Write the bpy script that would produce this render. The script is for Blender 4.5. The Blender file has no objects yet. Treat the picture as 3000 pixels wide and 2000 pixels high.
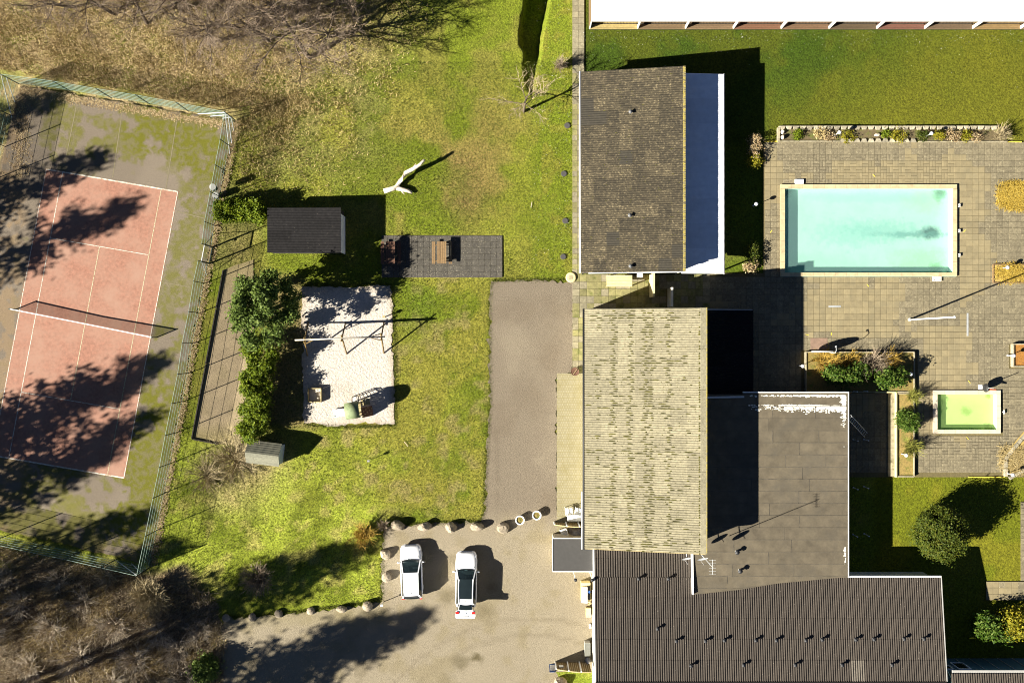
import bpy, math, random
import numpy as np
from mathutils import Vector, Matrix
from mathutils.geometry import delaunay_2d_cdt

# ------------------------------------------------------------------ camera, sky, sun, exposure
SC = bpy.context.scene
COL = SC.collection
S = 35.8           # photo pixels per metre at ground level
H = 80.0           # flying height of the camera
SUN_EL = math.radians(31.0)
SUN_DIR = Vector((-0.926 * math.cos(SUN_EL), -0.376 * math.cos(SUN_EL), math.sin(SUN_EL))).normalized()

cam_d = bpy.data.cameras.new('camera')
cam_d.sensor_fit = 'HORIZONTAL'
cam_d.angle = 2 * math.atan((1500 / S) / H)
cam_d.clip_start = 1.0
cam_d.clip_end = 2000
cam = bpy.data.objects.new('camera', cam_d)
cam.location = (0, 0, H)
COL.objects.link(cam)
SC.camera = cam

world = bpy.data.worlds.new('World')
SC.world = world
world.use_nodes = True
wn = world.node_tree
wn.nodes.clear()
wo = wn.nodes.new('ShaderNodeOutputWorld')
wb = wn.nodes.new('ShaderNodeBackground')
sky = wn.nodes.new('ShaderNodeTexSky')
sky.sky_type = 'NISHITA'
sky.sun_disc = False
sky.sun_elevation = SUN_EL
sky.sun_rotation = math.atan2(SUN_DIR.x, SUN_DIR.y)
sky.air_density = 0.27
sky.dust_density = 0.0
sky.altitude = 1500
wb.inputs['Strength'].default_value = 0.05
wn.links.new(sky.outputs[0], wb.inputs['Color'])
wn.links.new(wb.outputs[0], wo.inputs['Surface'])

sun_d = bpy.data.lights.new('sun', 'SUN')
sun_d.energy = 5.0
sun_d.angle = math.radians(0.5)
sun_d.color = (1.0, 0.95, 0.84)
sun = bpy.data.objects.new('sun', sun_d)
sun.location = SUN_DIR * 120
sun.rotation_euler = (-SUN_DIR).to_track_quat('-Z', 'Y').to_euler()
COL.objects.link(sun)

SC.view_settings.view_transform = 'Standard'
SC.view_settings.look = 'None'
SC.view_settings.gamma = 1.0
SC.view_settings.use_curve_mapping = False
SC.view_settings.exposure = 1.7
SC.cycles.filter_width = 1.0

# ------------------------------------------------------------------ helpers
R = random.Random(7)
NR = np.random.default_rng(11)

def W(px, py, h=0.0):
    """point at height h that shows at photo pixel (px, py)"""
    k = (1 - h / H) / S
    return Vector(((px - 1500) * k, (1000 - py) * k, h))

def G(px, py, z=0.0):
    """point whose foot on the ground is at photo pixel (px, py)"""
    return Vector(((px - 1500) / S, (1000 - py) / S, z))

def world_of(o):
    m = o.matrix_basis.copy()
    if o.parent:
        m = world_of(o.parent) @ o.matrix_parent_inverse @ m
    return m

def under(o, p):
    if p is not None:
        o.parent = p
        o.matrix_parent_inverse = world_of(p).inverted()
    return o

def tag(o, label=None, cat=None, group=None, kind=None):
    if label: o['label'] = label
    if cat: o['category'] = cat
    if group: o['group'] = group
    if kind: o['kind'] = kind
    return o

def T(name, loc, label, cat, group=None, rotz=0.0):
    o = bpy.data.objects.new(name, None)
    o.empty_display_size = 0.3
    o.location = loc
    o.rotation_euler = (0, 0, rotz)
    COL.objects.link(o)
    return tag(o, label, cat, group)

def copy_tree(o, parent=None):
    c = o.copy()
    COL.objects.link(c)
    if parent is not None:
        c.parent = parent
        c.matrix_parent_inverse = o.matrix_parent_inverse.copy()
    for ch in [x for x in o.children]:
        copy_tree(ch, c)
    return c

class MB:
    def __init__(self):
        self.v = []
        self.f = []
    def add(self, vs, fs):
        n = len(self.v)
        self.v.extend([tuple(p) for p in vs])
        self.f.extend([tuple(i + n for i in f) for f in fs])
        return self
    def box(self, c, s, rz=0.0, mat=None):
        c = Vector(c)
        hx, hy, hz = s[0] / 2, s[1] / 2, s[2] / 2
        vs = [Vector((x, y, z)) for z in (-hz, hz) for x, y in ((-hx, -hy), (hx, -hy), (hx, hy), (-hx, hy))]
        r = mat if mat is not None else Matrix.Rotation(rz, 3, 'Z')
        vs = [c + r @ p for p in vs]
        return self.add(vs, [(3, 2, 1, 0), (4, 5, 6, 7), (0, 1, 5, 4), (1, 2, 6, 5), (2, 3, 7, 6), (3, 0, 4, 7)])
    def cyl(self, p, q, r1, r2=None, n=8, caps=True):
        p, q = Vector(p), Vector(q)
        r2 = r1 if r2 is None else r2
        d = (q - p)
        if d.length < 1e-6: return self
        d.normalize()
        a = d.orthogonal().normalized()
        b = d.cross(a)
        vs = []
        for c, r in ((p, r1), (q, r2)):
            for i in range(n):
                t = 2 * math.pi * i / n
                vs.append(c + (a * math.cos(t) + b * math.sin(t)) * r)
        fs = [(i, (i + 1) % n, n + (i + 1) % n, n + i) for i in range(n)]
        if caps:
            fs += [tuple(range(n - 1, -1, -1)), tuple(range(n, 2 * n))]
        return self.add(vs, fs)
    def bar(self, p, q, w, h):
        """rectangular bar, w across (level), h the other way"""
        p, q = Vector(p), Vector(q)
        d = (q - p).normalized()
        up = Vector((0, 0, 1))
        if abs(d.z) > 0.95: up = Vector((0, 1, 0))
        a = d.cross(up).normalized() * (w / 2)
        b = a.cross(d).normalized() * (h / 2)
        vs = [c + e for c in (p, q) for e in (-a - b, a - b, a + b, -a + b)]
        return self.add(vs, [(0, 1, 2, 3), (7, 6, 5, 4), (0, 4, 5, 1), (1, 5, 6, 2), (2, 6, 7, 3), (3, 7, 4, 0)])
    def prism(self, pts, z0, z1):
        n = len(pts)
        vs = [(p[0], p[1], z0) for p in pts] + [(p[0], p[1], z1) for p in pts]
        fs = [tuple(range(n - 1, -1, -1)), tuple(range(n, 2 * n))]
        fs += [(i, (i + 1) % n, n + (i + 1) % n, n + i) for i in range(n)]
        return self.add(vs, fs)
    def lathe(self, c, prof, n=14, sx=1.0, sy=1.0):
        c = Vector(c)
        vs, fs = [], []
        for r, z in prof:
            for i in range(n):
                t = 2 * math.pi * i / n
                vs.append(c + Vector((r * sx * math.cos(t), r * sy * math.sin(t), z)))
        for k in range(len(prof) - 1):
            for i in range(n):
                j = (i + 1) % n
                fs.append((k * n + i, k * n + j, (k + 1) * n + j, (k + 1) * n + i))
        m = len(prof) - 1
        fs.append(tuple(range(n - 1, -1, -1)))
        fs.append(tuple(m * n + i for i in range(n)))
        return self.add(vs, fs)
    def build(self, name, mat, parent=None, smooth=False, label=None, cat=None, group=None, kind=None, col=None):
        va = np.array(self.v, dtype=float)
        lo, hi = va.min(0), va.max(0)
        o = np.array(((lo[0] + hi[0]) / 2, (lo[1] + hi[1]) / 2, lo[2]))
        me = bpy.data.meshes.new(name)
        me.from_pydata((va - o).tolist(), [], self.f)
        if smooth:
            me.polygons.foreach_set('use_smooth', [True] * len(me.polygons))
        me.materials.append(mat)
        if col is not None:
            at = me.color_attributes.new('Col', 'FLOAT_COLOR', 'POINT')
            c4 = np.ones((len(va), 4)); c4[:, :3] = col
            at.data.foreach_set('color', c4.ravel())
        me.update()
        ob = bpy.data.objects.new(name, me)
        ob.location = o
        COL.objects.link(ob)
        under(ob, parent)
        return tag(ob, label, cat, group, kind)

def quads_object(name, V, mat, parent=None, k=4, **kw):
    """V: (n*k, 3) array, every k rows one face"""
    n = len(V) // k
    lo, hi = V.min(0), V.max(0)
    o = np.array(((lo[0] + hi[0]) / 2, (lo[1] + hi[1]) / 2, lo[2]))
    me = bpy.data.meshes.new(name)
    me.vertices.add(n * k)
    me.vertices.foreach_set('co', (V - o).ravel())
    me.loops.add(n * k)
    me.loops.foreach_set('vertex_index', np.arange(n * k))
    me.polygons.add(n)
    me.polygons.foreach_set('loop_start', np.arange(0, n * k, k))
    me.polygons.foreach_set('loop_total', np.full(n, k))
    me.materials.append(mat)
    me.update(calc_edges=True)
    ob = bpy.data.objects.new(name, me)
    ob.location = o
    COL.objects.link(ob)
    under(ob, parent)
    return tag(ob, kw.get('label'), kw.get('cat'), kw.get('group'), kw.get('kind'))

def vnoise(x, y, scale, seed):
    g = np.random.default_rng(seed).random((256, 256))
    u, v = np.asarray(x) / scale + 1000, np.asarray(y) / scale + 1000
    iu, iv = np.floor(u).astype(int), np.floor(v).astype(int)
    fu, fv = u - iu, v - iv
    fu, fv = fu * fu * (3 - 2 * fu), fv * fv * (3 - 2 * fv)
    a = g[iu % 256, iv % 256]; b = g[(iu + 1) % 256, iv % 256]
    c = g[iu % 256, (iv + 1) % 256]; d = g[(iu + 1) % 256, (iv + 1) % 256]
    return (a * (1 - fu) + b * fu) * (1 - fv) + (c * (1 - fu) + d * fu) * fv

def fbm(x, y, scale, seed, octv=4):
    t, a, s = 0, 1.0, 0
    for i in range(octv):
        t = t + vnoise(x, y, scale / 2 ** i, seed + i) * a
        s += a
        a *= 0.55
    return t / s

def sst(a, b, x):
    t = np.clip((x - a) / (b - a), 0, 1)
    return t * t * (3 - 2 * t)

# ------------------------------------------------------------------ materials
def nodes_of(name):
    m = bpy.data.materials.new(name)
    m.use_nodes = True
    nt = m.node_tree
    return m, nt, nt.nodes['Principled BSDF']

def noise_node(nt, scale, detail=4, rough=0.6, coord=None):
    n = nt.nodes.new('ShaderNodeTexNoise')
    n.inputs['Scale'].default_value = scale
    n.inputs['Detail'].default_value = detail
    n.inputs['Roughness'].default_value = rough
    if coord is not None: nt.links.new(coord, n.inputs['Vector'])
    return n

def ramp(nt, fac, stops):
    r = nt.nodes.new('ShaderNodeValToRGB')
    e = r.color_ramp.elements
    while len(e) < len(stops): e.new(0.5)
    for i, (p, c) in enumerate(stops):
        e[i].position = p
        e[i].color = (c, c, c, 1) if isinstance(c, (int, float)) else (*c, 1)
    nt.links.new(fac, r.inputs['Fac'])
    return r

def mixc(nt, fac, a, b, mode='MIX'):
    m = nt.nodes.new('ShaderNodeMix')
    m.data_type = 'RGBA'
    m.blend_type = mode
    for sock, val in ((m.inputs[0], fac), (m.inputs[6], a), (m.inputs[7], b)):
        if hasattr(val, 'node'): nt.links.new(val, sock)
        elif isinstance(val, (int, float)): sock.default_value = val
        else: sock.default_value = (*val, 1)
    return m.outputs[2]

def add_bump(nt, bsdf, height, strength=0.4, dist=0.02):
    b = nt.nodes.new('ShaderNodeBump')
    b.inputs['Strength'].default_value = strength
    b.inputs['Distance'].default_value = dist
    nt.links.new(height, b.inputs['Height'])
    nt.links.new(b.outputs[0], bsdf.inputs['Normal'])

def rnd(nt):
    """0..1, differs by object and by loose island"""
    oi = nt.nodes.new('ShaderNodeObjectInfo')
    ge = nt.nodes.new('ShaderNodeNewGeometry')
    a = nt.nodes.new('ShaderNodeMath'); a.operation = 'ADD'
    nt.links.new(oi.outputs['Random'], a.inputs[0])
    nt.links.new(ge.outputs['Random Per Island'], a.inputs[1])
    f = nt.nodes.new('ShaderNodeMath'); f.operation = 'FRACT'
    nt.links.new(a.outputs[0], f.inputs[0])
    return f.outputs[0]

def pos(nt):
    return nt.nodes.new('ShaderNodeNewGeometry').outputs['Position']

MATS = {}
def mat(name, c, rough=0.8, var=0.25, scale=4.0, metal=0.0, bump=0.0, bscale=30.0, rvar=0.0, c2=None, c2scale=1.0,
        c2lo=0.5, c2hi=0.7, spec=None, coat=0.0):
    if name in MATS: return MATS[name]
    m, nt, b = nodes_of(name)
    p = pos(nt)
    n = noise_node(nt, scale, 6, 0.65, p)
    lo, hi = 1 - var, 1 + var
    col = mixc(nt, 1.0, c, ramp(nt, n.outputs[0], [(0.3, lo), (0.7, hi)]).outputs[0], 'MULTIPLY')
    if c2 is not None:
        n2 = noise_node(nt, c2scale, 7, 0.68, p)
        col = mixc(nt, ramp(nt, n2.outputs[0], [(c2lo, 0.0), (c2hi, 1.0)]).outputs[0], col, c2)
    if rvar > 0:
        col = mixc(nt, 1.0, col, ramp(nt, rnd(nt), [(0.0, 1 - rvar), (1.0, 1 + rvar)]).outputs[0], 'MULTIPLY')
    nt.links.new(col, b.inputs['Base Color'])
    b.inputs['Roughness'].default_value = rough
    b.inputs['Metallic'].default_value = metal
    if spec is not None: b.inputs['Specular IOR Level'].default_value = spec
    if coat: b.inputs['Coat Weight'].default_value = coat
    if bump > 0:
        nb = noise_node(nt, bscale, 4, 0.6, p)
        add_bump(nt, b, nb.outputs[0], bump, 0.03)
    MATS[name] = m
    return m

def mat_painted(name, fine=9.0, lo=0.45, hi=1.6, bump=0.6, bdist=0.06, rough=0.95, fine2=38.0, fleck=None):
    m, nt, b = nodes_of(name)
    at = nt.nodes.new('ShaderNodeAttribute'); at.attribute_name = 'Col'
    p = pos(nt)
    n1 = noise_node(nt, fine, 5, 0.7, p)
    n2 = noise_node(nt, fine2, 2, 0.6, p)
    c = mixc(nt, 1.0, at.outputs['Color'], ramp(nt, n1.outputs[0], [(0.28, lo), (0.72, hi)]).outputs[0], 'MULTIPLY')
    c = mixc(nt, 1.0, c, ramp(nt, n2.outputs[0], [(0.3, 0.7), (0.7, 1.3)]).outputs[0], 'MULTIPLY')
    if fleck is not None:
        n3 = noise_node(nt, fleck[0], 3, 0.7, p)
        c = mixc(nt, ramp(nt, n3.outputs[0], [(fleck[1], 0.0), (fleck[1] + 0.05, 1.0)]).outputs[0], c, fleck[2])
    nt.links.new(c, b.inputs['Base Color'])
    b.inputs['Roughness'].default_value = rough
    b.inputs['Specular IOR Level'].default_value = 0.15
    add_bump(nt, b, n1.outputs[0], bump, bdist)
    return m

def mat_leaf(name, c1, c2, c3, trans=0.25):
    if name in MATS: return MATS[name]
    m, nt, b = nodes_of(name)
    r = ramp(nt, rnd(nt), [(0.0, c1), (0.5, c2), (1.0, c3)])
    nt.links.new(r.outputs[0], b.inputs['Base Color'])
    b.inputs['Roughness'].default_value = 0.6
    b.inputs['Specular IOR Level'].default_value = 0.15
    tr = nt.nodes.new('ShaderNodeBsdfTranslucent')
    nt.links.new(r.outputs[0], tr.inputs['Color'])
    mx = nt.nodes.new('ShaderNodeMixShader')
    mx.inputs[0].default_value = trans
    nt.links.new(b.outputs[0], mx.inputs[1]); nt.links.new(tr.outputs[0], mx.inputs[2])
    nt.links.new(mx.outputs[0], nt.nodes['Material Output'].inputs['Surface'])
    MATS[name] = m
    return m

GRASS = mat_painted('grass', 7.0, 0.35, 1.75, 0.9, 0.10, 0.95, 30.0)
GRAVEL = mat_painted('gravel', 13.0, 0.6, 1.38, 0.8, 0.05, 0.95, 40.0)
ASPHALT = mat_painted('court_asphalt', 14.0, 0.7, 1.3, 0.3, 0.02, 0.9, 50.0)
SAND = mat_painted('sand', 5.0, 0.72, 1.14, 1.0, 0.1, 0.95, 45.0, fleck=(8.0, 0.655, (0.25, 0.2, 0.14)))
CLAY = mat('court_clay', (0.255, 0.118, 0.077), 0.9, 0.28, 4.0, bump=0.25, bscale=30, c2=(0.29, 0.165, 0.115), c2scale=0.45, c2lo=0.38, c2hi=0.68)
LINE = mat('line_paint', (0.52, 0.49, 0.42), 0.8, 0.3, 12.0, c2=(0.30, 0.2, 0.12), c2scale=6.0, c2lo=0.46, c2hi=0.62)
LINEY = mat('line_worn', (0.4, 0.35, 0.23), 0.8, 0.3, 12.0, c2=(0.26, 0.18, 0.08), c2scale=7.0, c2lo=0.48, c2hi=0.62)
WHITE = mat('white_paint', (0.8, 0.8, 0.78), 0.5, 0.08, 3.0)
WHITEROOF = mat('white_roof', (0.74, 0.75, 0.78), 0.45, 0.08, 2.0, rvar=0.06, c2=(0.6, 0.61, 0.63), c2scale=1.5, c2lo=0.62, c2hi=0.8)
ROOF_A = mat('fibre_cement_dark', (0.042, 0.033, 0.018), 0.95, 0.45, 4.0, rvar=0.3, c2=(0.2, 0.16, 0.09), c2scale=6.0, c2lo=0.52, c2hi=0.72, bump=0.3)
ROOF_B = mat('fibre_cement_pale', (0.22, 0.195, 0.125), 0.95, 0.3, 5.0, rvar=0.14, c2=(0.12, 0.1, 0.035), c2scale=6.0, c2lo=0.58, c2hi=0.72, bump=0.3)
ROOF_E = mat('fibre_cement_brown', (0.046, 0.036, 0.027), 0.9, 0.22, 5.0, rvar=0.1, c2=(0.36, 0.32, 0.26), c2scale=11.0, c2lo=0.64, c2hi=0.72, bump=0.2)
ROOF_EL = mat('fibre_cement_brown_pale', (0.1, 0.085, 0.066), 0.9, 0.3, 8.0)
ROOF_AD = mat('fibre_cement_darker', (0.032, 0.027, 0.018), 0.95, 0.3, 6.0, c2=(0.12, 0.1, 0.06), c2scale=9.0, c2lo=0.62, c2hi=0.74)
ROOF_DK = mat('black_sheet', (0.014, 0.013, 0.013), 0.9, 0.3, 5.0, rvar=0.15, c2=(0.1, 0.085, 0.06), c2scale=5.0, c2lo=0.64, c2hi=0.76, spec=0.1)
FELT = mat('roof_felt', (0.1, 0.081, 0.052), 0.95, 0.28, 1.1, rvar=0.09, c2=(0.08, 0.068, 0.048), c2scale=0.5, c2lo=0.5, c2hi=0.75, bump=0.25, bscale=60)
FELT2 = mat('annex_felt', (0.055, 0.052, 0.048), 0.95, 0.1, 3.0, bump=0.2, bscale=60)
BITUM = mat('bitumen', (0.074, 0.062, 0.043), 0.8, 0.4, 3.0)
FROST = mat('lichen_white', (0.62, 0.6, 0.52), 0.9, 0.2, 10.0)
WALL = mat('rendered_wall', (0.62, 0.58, 0.46), 0.9, 0.12, 1.5)
WALLY = mat('yellow_wall', (0.62, 0.52, 0.25), 0.9, 0.15, 2.5)
WALLD = mat('dark_wall', (0.09, 0.08, 0.07), 0.9, 0.2, 2.0)
TEAL = mat('teal_wall', (0.05, 0.12, 0.15), 0.7, 0.15, 2.0)
CONC = mat('concrete', (0.3, 0.26, 0.17), 0.92, 0.22, 5.0, rvar=0.12, c2=(0.13, 0.11, 0.05), c2scale=2.2, c2lo=0.5, c2hi=0.72, bump=0.25)
COPING = mat('pool_coping', (0.43, 0.35, 0.2), 0.85, 0.12, 3.0, rvar=0.06, c2=(0.3, 0.24, 0.13), c2scale=1.8, c2lo=0.52, c2hi=0.75)
COPING2 = mat('pool_coping_pale', (0.5, 0.42, 0.31), 0.85, 0.1, 3.0, rvar=0.06)
SLAB = mat('slab_clean', (0.215, 0.174, 0.094), 0.92, 0.14, 3.0, rvar=0.11, c2=(0.18, 0.15, 0.085), c2scale=1.2, c2lo=0.45, c2hi=0.7, bump=0.2)
SLABW = mat('slab_worn', (0.158, 0.132, 0.08), 0.95, 0.3, 5.0, rvar=0.14, c2=(0.30, 0.26, 0.16), c2scale=7.0, c2lo=0.56, c2hi=0.68, bump=0.3)
SLABG = mat('slab_mossy', (0.2, 0.18, 0.075), 0.95, 0.25, 4.0, rvar=0.2, c2=(0.09, 0.1, 0.02), c2scale=1.6, c2lo=0.5, c2hi=0.68, bump=0.3)
SLABD = mat('slab_dark', (0.062, 0.055, 0.043), 0.95, 0.3, 5.0, rvar=0.15, c2=(0.26, 0.23, 0.17), c2scale=11.0, c2lo=0.6, c2hi=0.69, bump=0.3)
SLABP = mat('slab_path', (0.2, 0.175, 0.11), 0.95, 0.25, 4.0, rvar=0.18, c2=(0.34, 0.3, 0.2), c2scale=8.0, c2lo=0.58, c2hi=0.7, bump=0.3)
JOINT = mat('joint_soil', (0.11, 0.088, 0.035), 0.98, 0.3, 6.0)
WOOD = mat('weathered_wood', (0.17, 0.105, 0.045), 0.85, 0.25, 8.0, rvar=0.18)
WOODP = mat('pale_wood', (0.36, 0.29, 0.14), 0.85, 0.25, 8.0, rvar=0.12)
WOODR = mat('red_brown_wood', (0.11, 0.052, 0.03), 0.85, 0.25, 8.0, rvar=0.2)
WOODO = mat('olive_wood', (0.15, 0.095, 0.025), 0.85, 0.25, 6.0, rvar=0.15)
WOODD = mat('dark_wood', (0.03, 0.025, 0.018), 0.9, 0.25, 8.0, rvar=0.15)
BARK = mat('bark', (0.12, 0.09, 0.06), 0.95, 0.3, 12.0, bump=0.4)
TWIG = mat('twig', (0.26, 0.2, 0.135), 0.95, 0.3, 6.0, rvar=0.2)
TWIGW = mat('twig_wood', (0.19, 0.14, 0.095), 0.95, 0.35, 3.0, rvar=0.3)
TWIGT = mat('twig_thicket', (0.42, 0.35, 0.26), 0.95, 0.35, 3.0, rvar=0.35)
TWIGP = mat('twig_pale', (0.3, 0.24, 0.13), 0.95, 0.3, 6.0, rvar=0.2)
TWIGY = mat('twig_yellow', (0.36, 0.23, 0.035), 0.9, 0.3, 6.0, rvar=0.2)
DEADW = mat('dead_wood', (0.6, 0.52, 0.4), 0.9, 0.2, 6.0, c2=(0.3, 0.24, 0.16), c2scale=5.0, c2lo=0.5, c2hi=0.7, bump=0.4)
STEEL = mat('galvanised_steel', (0.55, 0.56, 0.55), 0.45, 0.1, 5.0, metal=0.3)
GREENST = mat('green_steel', (0.02, 0.035, 0.028), 0.6, 0.1, 5.0)
BLACK = mat('black_plastic', (0.015, 0.015, 0.016), 0.6, 0.1, 5.0)
RUBBER = mat('tyre_rubber', (0.02, 0.02, 0.02), 0.9, 0.1, 5.0)
GREY = mat('grey_paint', (0.32, 0.31, 0.29), 0.6, 0.1, 3.0)
GREYD = mat('dark_grey_paint', (0.1, 0.1, 0.1), 0.6, 0.12, 3.0)
BLUEP = mat('blue_paint', (0.03, 0.12, 0.4), 0.5, 0.1, 3.0)
PALEBLUE = mat('pale_blue_paint', (0.3, 0.36, 0.4), 0.7, 0.1, 3.0)
REDP = mat('red_plastic', (0.65, 0.12, 0.05), 0.5, 0.1, 3.0)
YELP = mat('yellow_paint', (0.72, 0.55, 0.06), 0.7, 0.12, 5.0)
GLOBE = mat('lamp_globe', (0.72, 0.72, 0.75), 0.3, 0.05, 3.0)
CARW = mat('car_white', (0.8, 0.8, 0.8), 0.25, 0.02, 2.0, coat=0.5)
CARG = mat('car_glass', (0.012, 0.018, 0.02), 0.06, 0.1, 2.0)
def clear_glass():
    m, nt, b = nodes_of('clear_car_glass')
    b.inputs['Base Color'].default_value = (.02, .03, .035, 1); b.inputs['Roughness'].default_value = .05
    t = nt.nodes.new('ShaderNodeBsdfTransparent'); t.inputs['Color'].default_value = (.75, .85, .85, 1)
    mx = nt.nodes.new('ShaderNodeMixShader'); mx.inputs[0].default_value = .6
    nt.links.new(b.outputs[0], mx.inputs[1]); nt.links.new(t.outputs[0], mx.inputs[2])
    nt.links.new(mx.outputs[0], nt.nodes['Material Output'].inputs['Surface'])
    return m
CARC = clear_glass()
SEATM = mat('seat_cloth', (0.11, 0.11, 0.115), 0.9, 0.3, 12.0)
TAIL = mat('tail_light_red', (0.6, 0.02, 0.015), 0.2, 0.05, 3.0)
LAMPG = mat('headlight_glass', (0.4, 0.42, 0.45), 0.1, 0.05, 3.0)
SOIL = mat('soil', (0.1, 0.075, 0.035), 0.98, 0.35, 7.0, c2=(0.1, 0.11, 0.02), c2scale=1.4, c2lo=0.5, c2hi=0.65, bump=0.7, bscale=12)
SOILY = mat('mossy_soil', (0.18, 0.13, 0.035), 0.98, 0.35, 8.0, c2=(0.09, 0.11, 0.015), c2scale=1.6, c2lo=0.5, c2hi=0.65, bump=0.9, bscale=12)
SOILO = mat('orange_litter', (0.3, 0.13, 0.02), 0.98, 0.35, 6.0, c2=(0.16, 0.07, 0.015), c2scale=3.0, c2lo=0.5, c2hi=0.65, bump=0.7, bscale=12)
DRY = mat('dry_grass_bed', (0.34, 0.24, 0.07), 0.98, 0.35, 8.0, bump=0.9, bscale=14)
STONE = mat('boulder_stone', (0.33, 0.27, 0.19), 0.9, 0.25, 3.5, rvar=0.25, c2=(0.17, 0.14, 0.1), c2scale=4.0, c2lo=0.52, c2hi=0.68, bump=0.6, bscale=9)
EDGST = mat('edging_stone', (0.33, 0.29, 0.2), 0.9, 0.25, 5.0, rvar=0.3, c2=(0.16, 0.14, 0.11), c2scale=4.0, c2lo=0.52, c2hi=0.68, bump=0.4, bscale=12)
MOSS = mat('moss', (0.062, 0.056, 0.007), 0.98, 0.4, 14.0, rvar=0.3)
LICH = mat('yellow_lichen', (0.34, 0.27, 0.05), 0.95, 0.4, 9.0, c2=(0.2, 0.17, 0.09), c2scale=5.0, c2lo=0.42, c2hi=0.58)
POOLF = None
LEAF1 = mat_leaf('leaf_evergreen', (0.05, 0.08, 0.012), (0.09, 0.135, 0.022), (0.14, 0.18, 0.036))
LEAF2 = mat_leaf('leaf_hedge', (0.05, 0.08, 0.004), (0.1, 0.14, 0.006), (0.17, 0.2, 0.01))
LEAF3 = mat_leaf('leaf_laurel', (0.022, 0.048, 0.004), (0.042, 0.085, 0.006), (0.13, 0.17, 0.03))
LEAF4 = mat_leaf('leaf_conifer', (0.03, 0.048, 0.005), (0.055, 0.075, 0.007), (0.1, 0.105, 0.012))
LEAF5 = mat_leaf('leaf_pine', (0.02, 0.035, 0.012), (0.03, 0.05, 0.015), (0.04, 0.06, 0.02))
LEAFY = mat_leaf('leaf_yellow', (0.14, 0.15, 0.01), (0.22, 0.2, 0.012), (0.3, 0.24, 0.02))
STRAW = mat_leaf('straw', (0.25, 0.185, 0.075), (0.38, 0.29, 0.125), (0.5, 0.4, 0.2), 0.15)
GOLD = mat_leaf('golden_straw', (0.3, 0.2, 0.03), (0.45, 0.31, 0.05), (0.55, 0.42, 0.1), 0.15)
LITTER = mat_leaf('leaf_litter', (0.14, 0.09, 0.04), (0.28, 0.2, 0.1), (0.45, 0.35, 0.2), 0.1)
BRAMBLE = mat_leaf('bramble', (0.1, 0.078, 0.052), (0.26, 0.2, 0.135), (0.46, 0.38, 0.25), 0.1)
GRASSB = mat_leaf('grass_blade', (0.06, 0.085, 0.01), (0.11, 0.13, 0.018), (0.19, 0.18, 0.04), 0.2)

# ------------------------------------------------------------------ the ground
GB = np.array((0.112, 0.138, 0.010)); GL = np.array((0.205, 0.21, 0.026)); GD = np.array((0.034, 0.058, 0.004))
OLV = np.array((0.165, 0.145, 0.03)); TAN = np.array((0.31, 0.24, 0.115)); BRN = np.array((0.105, 0.075, 0.042)); DIRT = np.array((0.24, 0.18, 0.10))

def blend(c, w, t):
    return c * (1 - w[..., None]) + t * w[..., None]

def rectw(px, py, x0, y0, x1, y1, s):
    return sst(x0 - s, x0 + s, px) * (1 - sst(x1 - s, x1 + s, px)) * sst(y0 - s, y0 + s, py) * (1 - sst(y1 - s, y1 + s, py))

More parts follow.
